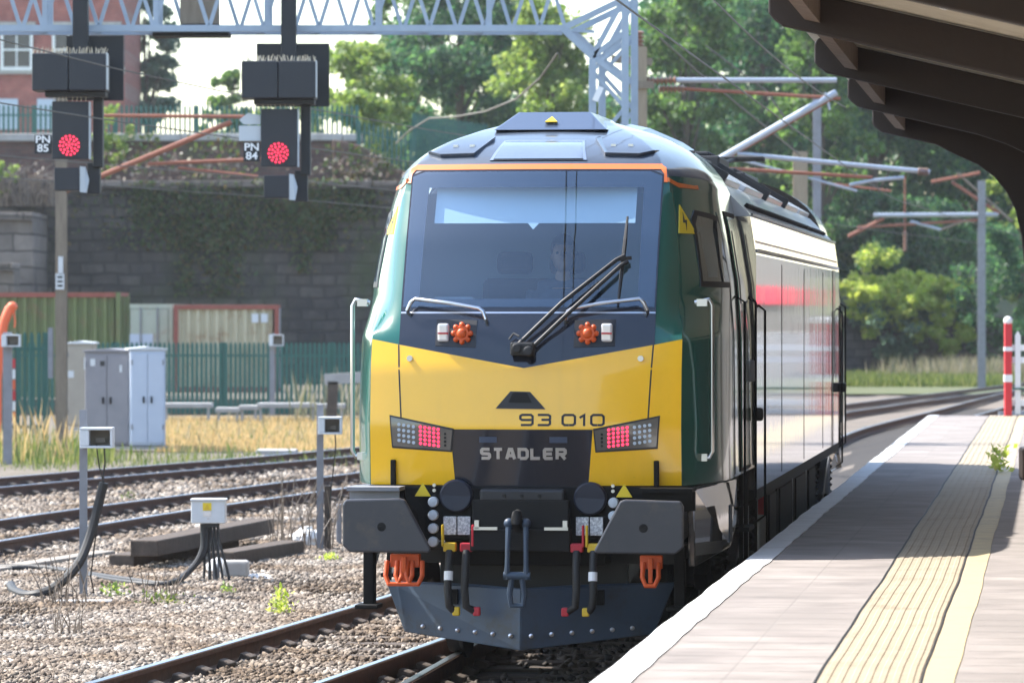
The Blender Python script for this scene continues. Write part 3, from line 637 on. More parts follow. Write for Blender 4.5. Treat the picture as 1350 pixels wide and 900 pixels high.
# --- front underframe
FZ = .62
b = MB(); b.box((0, .90, 1.12), (2.16, .5, .37)); b.box((0, .95, .86), (1.1, .4, .2)); b.build('headstock', 'frame_black', loco, local=True, bevel=.015)
b = MB(); b.box((-.01, .61, 1.045), (.66, .10, .34)); b.build('coupler_plate', 'frame_grey', loco, local=True, bevel=.01)
b = MB(); b.box((-.01, .58, .945), (.68, .14, .15)); b.build('coupler_beam', 'frame_grey', loco, local=True, bevel=.01)
for s in (-1, 1):
    b = MB(); b.box((s * .24, .50, 1.025), (.16, .03, .02)); b.box((s * .30, .50, 1.05), (.03, .03, .06)); b.build('beam_bracket', 'steel_bright', loco, local=True)
b = MB(); b.box((0, .60, 1.245), (.58, .08, .09))
b.build('front_recess', 'ink', loco, local=True, bevel=.02)
b = MB()
for x in (-.12, -.0, .12): b.cyl((x, .555, 1.245), (x, .53, 1.245), .012, n=8)
b.build('recess_stud', 'frame_grey', loco, local=True)
for s, pz in ((-1, 1.24), (1, 1.225)):
    x = s * .457
    b = MB(); b.lathe((x, .66, pz), (0, -1, 0), [(.112, 0), (.112, .05), (.10, .065), (.085, .055), (.0, .05)], 24); b.build('jumper_socket', 'socket_navy', loco, local=True, smooth=True)
    b = MB()
    for dx in (-.048, .048): b.box((x + dx - .005 * s, .63, 1.037), (.088, .02, .125))
    b.build('data_plate', 'label_white', loco, local=True, bevel=.004)
    b = MB(); b.prism([(s * .687 - .055, .636, 1.235), (s * .687 + .055, .636, 1.235), (s * .687, .636, 1.325)], (0, -.012, 0)); b.build('warning_triangle', 'warn_yellow', loco, local=True)
    for k in range(4):
        z = 1.197 - .09 * k
        b = MB(); b.lathe((s * .615, .65, z), (0, -1, 0), [(.036, 0), (.036, .035), (.03, .045), (0, .05)], 14); b.build('pipe_cap', 'signal_grey', loco, local=True, smooth=True)
    for k in range(2):
        z = 1.31 - .035 * k
        b = MB(); b.cyl((s * .61, .66, z), (s * .61, .63, z), .012, n=8); b.build('bolt_head', 'steel_bright', loco, local=True)
    # buffer: stock, ram, rectangular head with a cut inner corner
    b = MB(); b.lathe((s * .865, .66, 1.06), (0, -1, 0), [(.20, 0), (.20, .02), (.15, .03), (.145, .32), (.10, .33), (.10, .60)], 24); b.build('buffer_stock', 'frame_black', loco, local=True, smooth=True)
    out = [(1.14, 1.20), (1.12, 1.235), (.755, 1.245), (.72, 1.235), (.545, .905), (.56, .885), (1.09, .885), (1.14, .93)]
    b = MB(); b.prism([(s * x, 0, z) for x, z in out], (0, .055, 0)); b.build('buffer_head', 'buffer_grey', loco, local=True, bevel=.016)
    b = MB(); b.lathe((s * .875, .004, 1.055), (0, -1, 0), [(.03, 0), (.03, .004), (.012, .006), (.0, .003)], 14); b.build('buffer_bolt', 'frame_grey', loco, local=True)
    # step above the buffer
    b = MB(); b.box((s * .99, .55, 1.292), (.36, .36, .025)); b.box((s * .99, .45, 1.25), (.34, .02, .06)); b.build('front_step', 'post_steel' if s < 0 else 'frame_black', loco, local=True)
    b = MB(); b.box((s * .99, .62, 1.21), (.36, .06, .13))
    for x in (-.07, .07): b.cyl((s * .98 + x, .60, 1.27), (s * .98 + x, .55, 1.27), .012, n=8)
    b.build('step_bracket', 'frame_black', loco, local=True)
    # clevis
    b = MB(); xx = s * (.80 if s < 0 else .875)
    for dx in ((-.07, 0, .07) if s < 0 else (0,)):
        b.tube([(xx + dx - .05, .56, .80), (xx + dx - .055, .52, .70), (xx + dx - .03, .50, .645), (xx + dx + .03, .50, .645), (xx + dx + .055, .52, .70), (xx + dx + .05, .56, .80)], .018, 8)
    b.box((xx, .60, .80), (.20 if s < 0 else .15, .08, .09)); b.bar((xx, .53, .83), (xx, .53, .66), .03, .03)
    b.build('towing_clevis', 'orange_part', loco, local=True, smooth=False, bevel=.006)
    # guard iron / step post
    b = MB(); b.box((s * 1.10 - (0 if s < 0 else .06), .95, .67), (.075, .12, .44)); b.box((s * 1.10 - (0 if s < 0 else .06), .9, .47), (.16, .24, .03)); b.build('step_post', 'frame_black', loco, local=True, bevel=.008)
    # air hoses with cocks
    for kind, x0, x1 in (('cock_yellow', .49, .50), ('cock_red', .375, .36)):
        b = MB(); b.box((s * x0 * 1.0, .56, .895), (.085, .09, .06)); b.box((s * x0 - .045 * (1 if kind == 'cock_yellow' else -1) * (1 if s < 0 else 1), .52, .975), (.018, .03, .15)); b.build('air_cock', kind, loco, local=True, bevel=.008)
        b = MB(); b.tube([(s * x0, .53, .87), (s * x0, .49, .78), (s * (x0 + .005), .47, .62), (s * (x0 - .005), .48, .50), (s * (x1 - .04), .50, .47)], .027, 10); b.build('air_hose', 'rubber', loco, local=True, smooth=True)
        if kind == 'cock_yellow':
            b = MB(); b.cyl((s * x0, .482, .735), (s * x0, .472, .675), .031, n=12); b.build('hose_band', 'white_paint', loco, local=True)
        b = MB(); b.box((s * (x1 - .06), .50, .465), (.05, .05, .06)); b.build('hose_end', kind, loco, local=True, bevel=.01)
# coupler hook and screw link
b = MB()
b.tube([(-.0, .58, 1.05), (0, .34, 1.05), (0, .26, 1.09), (0, .27, 1.13), (0, .33, 1.14)], [.05, .045, .04, .035, .025], 10)
b.build('drawhook', 'frame_grey', loco, local=True, smooth=True)
b = MB()
for x in (-.058, .058):
    b.tube([(x, .30, 1.07), (x * 1.05, .27, .95), (x * 1.1, .26, .78), (x * 1.15, .27, .70)], [.022, .017, .017, .026], 8)
    b.ball((x, .30, 1.07), .035)
b.cyl((-.09, .27, .72), (.09, .27, .72), .028, n=10)
b.tube([(-.03, .27, .73), (-.05, .28, .60), (-.04, .29, .52), (.04, .29, .52), (.05, .28, .60), (.03, .27, .73)], .02, 8)
b.build('screw_coupling', 'plough_blue', loco, local=True, smooth=True)
# snow plough, two wings
for s in (-1, 1):
    q = [(s * 1.0, 1.02, .64), (s * .86, .96, .29), (0, .46, .205), (0, .50, .62), (s * .35, .72, .635)]
    b = MB(); b.prism(q, (0, .03, 0)); b.build('plough_wing', 'plough_blue', loco, local=True, bevel=.008)
    for k in range(6):
        b = MB(); x = .07 + k * .13; y = .46 + .58 * x - .005; b.lathe((s * x, y + .01, .30 + .04 * k / 6), (0, -1, .15), [(.016, 0), (.016, .02), (0, .028)], 8); b.build('bolt', 'steel_bright', loco, local=True)
    b = MB(); b.box((s * .5, 1.15, .55), (.08, .9, .1)); b.build('plough_stay', 'frame_black', loco, local=True)
b = MB(); b.box((0, 1.7, .80), (2.0, .9, .10)); b.box((0, 1.3, .66), (1.3, .1, .34)); b.build('front_undertray', 'ink', loco, local=True)

# --- main body
B0, B1 = 4.2, 17.3
prof = [(1.345, 1.15), (1.345, 2.92), (1.338, 2.95), (1.30, 3.21), (1.285, 3.235), (1.05, 3.47), (.66, 3.70), (.60, 3.72)]
full = [(-x, z) for x, z in prof[::-1]] + prof
full = [(x, z) for x, z in prof] + [(-x, z) for x, z in prof[::-1]]
side_pts = prof[:4]
b = MB(); poly = [(x, B0, z) for x, z in side_pts] + [(-x, B0, z) for x, z in side_pts[::-1]]
n = len(poly)
vs = []; NY = 14
for k in range(NY + 1):
    y = B0 + (B1 - B0) * k / NY; vs += [(p[0], y, p[2]) for p in poly]
fs = []
for k in range(NY):
    for j in range(n):
        if j == 3: continue
        a0 = k * n + j; a1 = k * n + (j + 1) % n; fs.append((a0, a1, a1 + n, a0 + n))
fs += [tuple(range(n)), tuple(NY * n + j for j in range(n))]
b.add(vs, fs); b.build('body_side', 'loco_silver', loco, local=True)
b = MB(); rp = prof[3:]; poly = [(x, B0 + .02, z) for x, z in rp] + [(-x, B0 + .02, z) for x, z in rp[::-1]]
b.prism(poly, (0, B1 - B0 - .04, 0)); b.build('body_roof', 'roof_silver', loco, local=True)
for s in (-1, 1):
    b = MB(); b.box((s * 1.305, (B0 + B1) / 2, 3.225), (.02, B1 - B0 - .2, .02)); b.build('roof_gutter', 'loco_charcoal', loco, local=True)
    b = MB(); b.box((s * 1.347, (B0 + B1) / 2, 2.955), (.012, B1 - B0 - .3, .022)); b.build('body_crease', 'white_paint', loco, local=True)
    b = MB(); b.box((s * 1.349, (B0 + B1) / 2, 3.02), (.004, B1 - B0 - .3, .02)); o = b.build('body_stripe', 'loco_orange', loco, local=True); o.location.x = -s * .022
    b = MB()
    for k in range(56):
        y = B0 + .5 + k * .21; b.box((s * 1.235, y, 3.295), (.03, .10, .05), (0, s * R(45), 0))
    b.build('gutter_louvre', 'frame_black', loco, local=True)
    for y, w in ((5.2, 1.5), (7.4, 2.2), (10.2, 2.2), (13.0, 2.0), (15.4, 1.6)):
        b = MB(); m4 = Euler((0, s * R(42 if False else 30), 0)).to_matrix(); b.box((s * .86, y + w / 2, 3.605), (.42, w, .05), m4); b.build('roof_hatch', 'roof_silver', loco, local=True, bevel=.01)
    for y in (4.75, 9.9, 12.7):
        b = MB(); b.box((s * .84, y + .1, 3.64), (.52, .12, .10), Euler((0, s * R(30), 0)).to_matrix()); b.build('roof_rib', 'rubber', loco, local=True)
    b = MB(); b.box((s * 1.30, (B0 + B1) / 2, 1.11), (.08, B1 - B0 - .1, .09)); b.build('sole_bar', 'frame_black', loco, local=True)
    for y in (4.45, 16.95):
        b = MB(); x = s * 1.395; b.tube([(s * 1.33, y, 2.55), (x, y, 2.5), (x, y, .95), (s * 1.33, y, .9)], .0095, 8); b.build('body_grab_rail', 'frame_black', loco, local=True, smooth=True)
    for y in (7.4, 10.7, 14.0):
        b = MB(); b.box((s * 1.346, y, 2.03), (.004, .014, 1.7)); b.build('panel_seam', 'ink', loco, local=True)
    b = MB(); b.box((s * 1.347, 16.2, 2.4), (.006, .5, 1.05)); b.build('equipment_window', 'window_dark', loco, local=True)
    b = MB(); b.box((s * 1.38, 17.25, 1.72), (.09, .08, .10)); b.build('side_camera', 'rubber', loco, local=True, bevel=.02)
for y, L_, hgt in ((4.9, .8, .12), (6.3, 1.6, .16), (8.6, 1.7, .12), (11.2, 1.2, .2), (14.6, 2.0, .16)):
    b = MB(); b.box((0, y + L_ / 2, 3.72 + hgt / 2), (1.1, L_, hgt))
    for k in range(int(L_ / .25)): b.box((.2, y + .15 + k * .25, 3.74 + hgt), (.5, .06, .05))
    b.build('roof_equipment', 'rubber', loco, local=True, bevel=.02)
b = MB()   # folded pantograph
for s in (-1, 1):
    b.tube([(s * .35, 12.6, 3.86), (s * .45, 14.2, 3.98), (s * .5, 14.4, 3.99)], .022, 6); b.cyl((s * .3, 12.7, 3.72), (s * .3, 12.7, 3.86), .05, n=10)
b.cyl((-.75, 14.3, 4.0), (.75, 14.3, 4.0), .022, n=8); b.cyl((-.75, 14.5, 4.0), (.75, 14.5, 4.0), .022, n=8); b.build('pantograph', 'frame_grey', loco, local=True)
# --- bogies and gear
for yc_ in (4.45, 17.05):
    for s in (-1, 1):
        b = MB(); b.prism([(s * 1.02, yc_ + y, z) for y, z in ((-2.2, .62), (-1.8, .80), (-.8, .80), (-.5, .55), (.5, .55), (.8, .80), (1.8, .80), (2.2, .62), (2.0, .50), (.9, .50), (.5, .38), (-.5, .38), (-.9, .50), (-2.0, .50))], (s * .10, 0, 0)); b.build('bogie_frame', 'frame_black', loco, local=True, bevel=.015)
        for dy in (-1.4, 1.4):
            b = MB(); b.lathe((s * .685, yc_ + dy, .5), (s, 0, 0), [(.30, 0), (.54, .0), (.54, .025), (.50, .035), (.50, .13), (.44, .135), (.40, .10), (.14, .10), (.12, .16), (0, .16)], 28); b.build('wheel', 'frame_grey', loco, local=True, smooth=True)
            b = MB(); b.box((s * 1.10, yc_ + dy, .5), (.16, .34, .30)); b.cyl((s * 1.17, yc_ + dy, .5), (s * 1.22, yc_ + dy, .5), .11, n=14); b.build('axle_box', 'frame_grey', loco, local=True, bevel=.02)
            for d2 in (-.27, .27):
                b = MB(); b.cyl((s * 1.10, yc_ + dy + d2, .60), (s * 1.10, yc_ + dy + d2, .95), .085, n=12)
                for q in range(5): b.lathe((s * 1.10, yc_ + dy + d2, .63 + q * .065), (0, 0, 1), [(.085, 0), (.105, .015), (.105, .03), (.085, .045)], 12)
                b.build('spring', 'frame_black', loco, local=True)
        b = MB(); b.bar((s * 1.20, yc_ - .9, .62), (s * 1.20, yc_ + .35, 1.02), .07, .07); b.build('damper', 'steel_bright', loco, local=True)
        b = MB(); b.cyl((s * 1.19, yc_ + .5, .6), (s * 1.19, yc_ + .5, 1.0), .05, n=10); b.build('upright_damper', 'tube_grey', loco, local=True)
for s in (-1, 1):
    for k, (y, L_, zb, mm) in enumerate(((7.0, 1.1, .5, 'frame_grey'), (8.3, 2.2, .42, 'frame_black'), (10.7, 2.0, .42, 'frame_grey'), (12.9, 1.4, .5, 'frame_black'))):
        b = MB(); b.box((s * .95, y + L_ / 2, (zb + 1.08) / 2), (.6, L_, 1.08 - zb)); b.box((s * 1.255, y + L_ / 2, .8), (.02, L_ * .8, .4)); b.build('equipment_case', mm, loco, local=True, bevel=.03)
    for y in (6.75, 10.58, 12.8):
        b = MB(); b.cyl((s * 1.22, y, .45), (s * 1.22, y, 1.08), .035, n=10); b.build('drain_pipe', 'tube_grey', loco, local=True)
    b = MB(); b.box((s * 1.24, 6.5, .95), (.05, .26, .16)); b.build('isolating_cock', 'cock_red', loco, local=True)
    for yy in (3.2, 3.7):
        b = MB(); b.box((s * 1.25, 3.45, .55 if yy < 3.5 else .90), (.22, .55, .03)); b.build('cab_step', 'frame_grey', loco, local=True)
    for yy in (3.2, 3.72):
        b = MB(); b.bar((s * 1.30, yy, .5), (s * 1.30, yy, 1.3), .03, .05); b.build('step_hanger', 'frame_black', loco, local=True)
# rear cab: the same parts turned round
for o in list(loco.children):
    nm = o.name.split('.')[0]
    if nm in ('cab_body', 'cab_roof', 'cab_door', 'door_frame', 'door_window', 'roof_pod', 'door_grab_rail', 'flank_panel', 'side_skirt', 'cab_floor', 'headstock', 'side_window', 'side_window_frame', 'cab_bulkhead'):
        c = o.copy(); COL.objects.link(c); c.parent = loco; c.location = (0, 21.5, 0); c.rotation_euler = (0, 0, math.pi)

# ------------------------------------------------------------------ the driver, seated behind the glass (local frame: facing -y)
def body_mesh(name, parts, m, vox):
    b = MB()
    for f in parts: f(b)
    o = b.build(name, m)
    md = o.modifiers.new('join', 'REMESH'); md.mode = 'VOXEL'; md.voxel_size = vox
    sm = o.modifiers.new('smooth', 'SMOOTH'); sm.iterations = 4; sm.factor = .5
    dg = bpy.context.evaluated_depsgraph_get(); me = bpy.data.meshes.new_from_object(o.evaluated_get(dg))
    for p in me.polygons: p.use_smooth = True
    o.modifiers.clear(); o.data = me
    return o
def limb(pts, rs): return lambda b: b.tube(pts, rs, 12)
def finger(s, k):
    x = s * (.17 + .018 * k); return limb([(x, -.42, .20), (x, -.47, .20), (x, -.50, .185), (x, -.505, .165)][:4], [.010, .009, .009, .007])
HZ = .70
parts = [limb([(0, .02, 0), (0, .03, .18), (0, .03, .36), (0, .03, .47), (0, .02, .50)], [.15, .14, .165, .14, .06]),
         limb([(-.17, .03, .45), (0, .03, .46), (.17, .03, .45)], [.06, .09, .06]),
         limb([(0, .02, .46), (0, .0, .58)], [.06, .055]),
         lambda b: b.ball((0, -.01, HZ), .10, 18, 14, (.78, .98, 1.2)),
         lambda b: b.ball((0, -.05, HZ - .055), .06, 12, 10, (.9, 1, 1)),
         limb([(0, -.10, HZ + .02), (0, -.125, HZ - .015), (0, -.10, HZ - .03)], [.008, .016, .012]),
         lambda b: b.ball((-.08, .0, HZ - .005), .025, 8, 8, (.4, .8, 1.2)), lambda b: b.ball((.08, .0, HZ - .005), .025, 8, 8, (.4, .8, 1.2))]
for s in (-1, 1):
    parts += [limb([(s * .20, .03, .44), (s * .24, -.02, .22)], [.055, .045]), limb([(s * .24, -.02, .22), (s * .21, -.22, .19), (s * .205, -.35, .20)], [.045, .04, .028]),
              lambda b, s=s: b.box((s * .205, -.39, .20), (.08, .09, .03)), limb([(s * .175, -.37, .205), (s * .15, -.40, .20), (s * .145, -.43, .19)], [.013, .011, .009]),
              limb([(s * .09, .0, .02), (s * .11, -.25, .03), (s * .11, -.42, .02)], [.09, .08, .06]), limb([(s * .11, -.42, .02), (s * .11, -.43, -.2), (s * .11, -.42, -.40)], [.06, .055, .045]),
              lambda b, s=s: b.box((s * .11, -.48, -.43), (.09, .24, .07))] + [finger(s, k) for k in range(4)]
person = body_mesh('person', parts, 'skin', .011)
tag(person, 'driver in dark jacket seated behind the big cab windscreen of the locomotive', 'person')
pl = Matrix.Translation(A(.10, 2.20, 2.19)) @ Euler((0, 0, LROT)).to_matrix().to_4x4()
person.matrix_world = pl
jk = [limb([(0, .02, -.02), (0, .03, .18), (0, .03, .36), (0, .03, .47), (0, .02, .495)], [.165, .155, .18, .15, .075]), limb([(-.18, .03, .45), (0, .03, .46), (.18, .03, .45)], [.07, .10, .07])]
for s in (-1, 1): jk += [limb([(s * .20, .03, .44), (s * .24, -.02, .22)], [.067, .056]), limb([(s * .24, -.02, .22), (s * .21, -.22, .19), (s * .206, -.31, .198)], [.056, .05, .042])]
j = body_mesh('jacket', jk, 'shirt', .012); j.parent = person
hr = body_mesh('hair', [lambda b: b.ball((0, .018, HZ + .042), .112, 18, 14, (.82, .98, 1.04)), ], 'hair', .01); hr.parent = person
for v in hr.data.vertices:
    if v.co.y < -.055 and v.co.z < HZ + .07: v.co.y += .05
b = MB()
for s in (-1, 1): b.ball((s * .03, -.098, HZ + .015), .011, 8, 6)
b.build('eyes', 'ink', person, local=True)
# ================================================================== GROUND, TRACKS, PLATFORM
def sheet(name, x0, x1, y0_, y1_, z, m, nx=1, ny=1):
    b = MB()
    b.add([(x0 + (x1 - x0) * i / nx, y0_ + (y1_ - y0_) * j / ny, z) for j in range(ny + 1) for i in range(nx + 1)],
          [(j * (nx + 1) + i, j * (nx + 1) + i + 1, (j + 1) * (nx + 1) + i + 1, (j + 1) * (nx + 1) + i) for j in range(ny) for i in range(nx)])
    return struct(b.build(name, m))
sheet('ground', -500, 500, -60, 1200, -.22, 'ground_soil')
def curve_pts(pts, y0_, y1_, step=1.5):
    """smooth polyline x(y) through the given (y, x) points"""
    ys = np.arange(y0_, y1_ + .01, step); Yk = np.array([p[0] for p in pts], float); Xk = np.array([p[1] for p in pts], float)
    m = np.gradient(Xk, Yk); out = []
    for y in ys:
        i = min(max(np.searchsorted(Yk, y) - 1, 0), len(Yk) - 2); h = Yk[i + 1] - Yk[i]; t = (y - Yk[i]) / h
        if t < 0: out.append((Xk[0] + m[0] * (y - Yk[0]), y)); continue
        if t > 1: out.append((Xk[-1] + m[-1] * (y - Yk[-1]), y)); continue
        a = (1 + 2 * t) * (1 - t) ** 2; b_ = t * (1 - t) ** 2; c = t * t * (3 - 2 * t); d = t * t * (t - 1)
        out.append((a * Xk[i] + b_ * h * m[i] + c * Xk[i + 1] + d * h * m[i + 1], y))
    return [Vector((x, y, 0)) for x, y in out]
mainx = lambda y: .036 + AX / AY * (y - 30)
main_k = [(y, mainx(y)) for y in (5, 20, 40, 60, 80)] + [(95, 7.95), (120, 12.3), (149, 17.4), (200, 27.5)]
div_k = [(y, mainx(y) - 2.12 * (1 - (y - 30) / 61.) ** 2) for y in (12, 20, 30, 40, 50, 60, 70)]
B_k = [(25, -10.6), (35, -8.9), (48.7, -6.45), (56.9, -4.88), (64.2, -3.2), (69.5, -1.95), (80, .5), (95, 3.6), (111, 6.9), (128, 10.6), (162, 18.6), (200, 28)]
C_k = [(40, -13.8), (50, -11.9), (60, -9.45), (66, -7.75), (70, -6.55), (78.6, -3.75), (95, .2), (111, 2.9), (128, 5.6), (162, 10.4), (200, 15)]
RAILP = [(-.07, -.159), (.07, -.159), (.07, -.148), (.012, -.13), (.009, -.045), (.035, -.036), (.036, -.006), (.028, 0), (-.028, 0), (-.036, -.006), (-.035, -.036), (-.009, -.045), (-.012, -.13), (-.07, -.148)]
def offset_line(pts, o):
    out = []
    for i, p in enumerate(pts):
        d = (pts[min(i + 1, len(pts) - 1)] - pts[max(i - 1, 0)]).normalized()
        out.append(p + Vector((d.y, -d.x, 0)) * o)
    return out
def sweep(b, pts, prof):
    n = len(prof); o = len(b.v); k = len(pts)
    for i, p in enumerate(pts):
        d = (pts[min(i + 1, k - 1)] - pts[max(i - 1, 0)]).normalized(); r = Vector((d.y, -d.x, 0))
        for u, z in prof: b.v.append(tuple(p + r * u + Vector((0, 0, z))))
    for i in range(k - 1):
        for j in range(n): b.f.append((o + i * n + j, o + i * n + (j + 1) % n, o + (i + 1) * n + (j + 1) % n, o + (i + 1) * n + j))
    b.f.append(tuple(o + j for j in range(n))); b.f.append(tuple(o + (k - 1) * n + j for j in range(n))[::-1])
def track(label, keys, y0_, y1_, s0, s1, mats, dz=0.0, sp=.65, maxs=95):
    pts = curve_pts(keys, y0_, y1_)
    for p in pts: p.z += dz
    t = thing('railway_track', label, 'track', (pts[0].x, pts[0].y, -.16))
    for o in (-.752, .752):
        ln = offset_line(pts, o)
        b = MB(); sweep(b, ln, RAILP); rl = b.build('rail', 'rail_rust', t)
        b = MB(); sweep(b, [p + Vector((0, 0, .0)) for p in ln], [(-.029, .0005), (.029, .0005), (.026, .003), (-.026, .003)]); h = b.build('rail_head', 'rail_head', t)
    ys = np.arange(s0, s1, sp)[:maxs]; proto = None
    for i, y in enumerate(ys):
        p = curve_pts(keys, y, y + .01, 1)[0]; q = curve_pts(keys, y + .5, y + .51, 1)[0]
        ang = math.atan2(-(q - p).x, (q - p).y)
        if proto is None:
            b = MB(); b.box((0, 0, -.222 + dz), (2.5, .25, .15))
            for o in (-.752, .752):
                for d in (-.105, .105): b.box((o + d, 0, -.13 + dz), (.10, .17, .075), (0, d * 3, 0))
            s = b.build('sleeper', mats, None, local=True, bevel=.012); proto = s
        else:
            s = proto.copy(); COL.objects.link(s)
        s.parent = t; s.location = (p.x - pts[0].x, y - pts[0].y, .16); s.rotation_euler = (0, 0, ang + rnd.uniform(-.012, .012))
    return t, pts
track('platform road track under the locomotive, running on past the platform end', main_k, 8, 200, 26, 52, 'sleeper_wood')
track('turnout track curving away to the left in front of the locomotive', div_k, 14, 49, 26, 49, 'sleeper_wood', dz=-.004)
track('nearer of the two rusty tracks left of the locomotive, behind the white cable box', B_k, 30, 200, 44, 100, 'sleeper_wood')
track('farther rusty track left of the locomotive, in front of the grey and white cabinets', C_k, 46, 200, 58, 112, 'sleeper_wood')

def ribbon(name, keys, w0, w1, y0_, y1_, z, m):
    pts = curve_pts(keys, y0_, y1_, 3); b = MB(); L_ = offset_line(pts, w0); R_ = offset_line(pts, w1)
    n = len(pts); b.add([p + Vector((0, 0, z)) for p in L_] + [p + Vector((0, 0, z)) for p in R_], [(i, i + 1, n + i + 1, n + i) for i in range(n - 1)])
    return struct(b.build(name, m))
# one ballast sheet between the left verge and the platform wall
b = MB(); ys = list(range(6, 205, 4)); n = len(ys)
lx = [interp(y, C_k) - 2.3 if y > 40 else -15 for y in ys]; rx = [interp(y, main_k) + 1.75 for y in ys]
NXB = 24
b.add([(lx[j] + (rx[j] - lx[j]) * i / NXB, ys[j], GZ - .016 + .02 * math.sin(i * 1.7 + j * .9)) for j in range(n) for i in range(NXB + 1)],
      [(j * (NXB + 1) + i, j * (NXB + 1) + i + 1, (j + 1) * (NXB + 1) + i + 1, (j + 1) * (NXB + 1) + i) for j in range(n - 1) for i in range(NXB)])
struct(b.build('ballast_bed', 'ballast_bed'))
b = MB(); ys = list(range(8, 130, 3)); b.add([(interp(y, main_k) - .70, y, GZ - .0) for y in ys] + [(interp(y, main_k) + 1.6, y, GZ - .0) for y in ys], [(i, i + 1, len(ys) + i + 1, len(ys) + i) for i in range(len(ys) - 1)]); struct(b.build('shaded_oily_trackbed', 'shaded_oily_bed'))

# loose stones, real geometry
rs = np.random.RandomState(3)
def rails_near(X, Y):
    d = np.full(len(X), 9.0)
    for k in (main_k, div_k, B_k, C_k):
        c = np.interp(Y, [p[0] for p in k], [p[1] for p in k])
        inside = (Y > k[0][0]) & (Y < k[-1][0])
        for o in (-.752, .752): d = np.where(inside, np.minimum(d, abs(X - c - o)), d)
    return d
def stones(name, n, ya, yb, smin, smax, pw, label, mt='ballast_stone', shaded=False):
    Y = ya + (yb - ya) * rs.rand(n * 3) ** pw
    X = -.1165 * Y - .4 + rs.rand(n * 3) * (np.interp(Y, [10, 80], [mainx(10) + .9, mainx(80) + .9]) + .1165 * Y + .4)
    C0 = np.interp(Y, [p[0] for p in C_k], [p[1] for p in C_k]) - 2.2
    ok = (rails_near(X, Y) > .10) & ((X > C0) | (Y < 45)); mc = np.interp(Y, [p[0] for p in main_k], [p[1] for p in main_k]); ok &= ((X > mc - .70) == shaded)
    for k, s0 in ((main_k, 26), (div_k, 26), (B_k, 44), (C_k, 58)):
        c_ = np.interp(Y, [p[0] for p in k], [p[1] for p in k]); sl = np.interp(Y + .5, [p[0] for p in k], [p[1] for p in k]) - np.interp(Y - .5, [p[0] for p in k], [p[1] for p in k]); f_ = (Y + (X - c_) * sl - s0 + .2) % .65; ok &= ~((abs(X - c_) < 1.28) & (f_ < .40) & (rs.rand(len(X)) < .8))
    pn = np.sin(X * 1.9 + Y * .35) + np.sin(X * .8 - Y * .62 + 1.3) + .7 * np.sin(X * 3.1 + Y * 1.1 + .4); ok &= (rs.rand(len(X)) < np.clip(.75 + .3 * pn, .18, 1))
    X, Y = X[ok][:n], Y[ok][:n]; n = len(X)
    base = np.array([(-1, -1, -1), (1, -1, -1), (1, 1, -1), (-1, 1, -1), (-1, -1, 1), (1, -1, 1), (1, 1, 1), (-1, 1, 1)], float) * .5
    S = (smin + (smax - smin) * rs.rand(n) ** 1.7)[:, None, None] * np.stack([.7 + .7 * rs.rand(n), .7 + .7 * rs.rand(n), .55 + .5 * rs.rand(n)], 1)[:, None, :]
    V = base[None] * (.62 + .6 * rs.rand(n, 8, 3)) * S
    a, bb, c = rs.rand(n) * 6.28, (rs.rand(n) - .5) * 1.6, (rs.rand(n) - .5) * 1.6
    ca, sa, cb, sb, cc, s_c = np.cos(a), np.sin(a), np.cos(bb), np.sin(bb), np.cos(c), np.sin(c)
    x, y, z = V[..., 0], V[..., 1], V[..., 2]
    y, z = y * cb[:, None] - z * sb[:, None], y * sb[:, None] + z * cb[:, None]
    x, z = x * cc[:, None] + z * s_c[:, None], -x * s_c[:, None] + z * cc[:, None]
    x, y = x * ca[:, None] - y * sa[:, None], x * sa[:, None] + y * ca[:, None]
    Z0 = GZ + .006 + rs.rand(n) * .022
    V = np.stack([x + X[:, None], y + Y[:, None], z + Z0[:, None]], -1).reshape(-1, 3)
    f = np.array([(3, 2, 1, 0), (4, 5, 6, 7), (0, 1, 5, 4), (1, 2, 6, 5), (2, 3, 7, 6), (3, 0, 4, 7)])
    Fc = (f[None] + (np.arange(n) * 8)[:, None, None]).reshape(-1, 4)
    o = quads_object(name, V, Fc, mt); tag(o, label, 'ballast', kind='stuff'); return o
stones('ballast', 9000, 24, 50, .03, .06, 1.0, 'dark oily stones, oil and shade put into their colour, under and in front of the locomotive', 'ballast_shaded_oily', True)
stones('ballast', 150000, 27.5, 62, .012, .046, 1.25, 'loose pale ballast stones between the tracks left of the locomotive')
stones('ballast', 30000, 50, 88, .03, .075, 1.1, 'ballast stones around the two farther rusty tracks')

# ---- platform
mat('sign_red', (0.7, 0.015, 0.06), 0.5)
HP = .83
ts = [-27 + 1.5 * k for k in range(49)]                 # along the axis, ends at about t = 45
ts = [t for t in ts if t < 44.8] + [44.8]
wob = lambda t, ph, a: a * .5 * (.45 * math.sin(t * .55 + ph) + .35 * math.sin(t * 1.37 + ph * 2) + .2 * math.sin(t * 3.3 + ph))
def strip(name, o0, o1, z, m, a=.018, ph0=0., ph1=1., parent=None, dense=3, t1=None):
    tt = np.linspace(ts[0], t1 or ts[-1], len(ts) * dense); b = MB(); n = len(tt)
    b.add([A(o0 + wob(t, ph0, a), t, z) for t in tt] + [A(o1 + wob(t, ph1, a), t, z) for t in tt], [(i, i + 1, n + i + 1, n + i) for i in range(n - 1)])
    return b.build(name, m, parent)
plat = thing('railway_platform', 'station platform with white edge and yellow tactile strip beside the locomotive', 'platform', A(3, -27, -.2))
EDGE = 1.56
b = MB(); tt = ts; n = len(tt); ring = [(EDGE + .02, -.2), (EDGE + .02, HP - .10), (EDGE - .03, HP - .09), (EDGE - .03, HP), (16, HP), (16, -.2)]
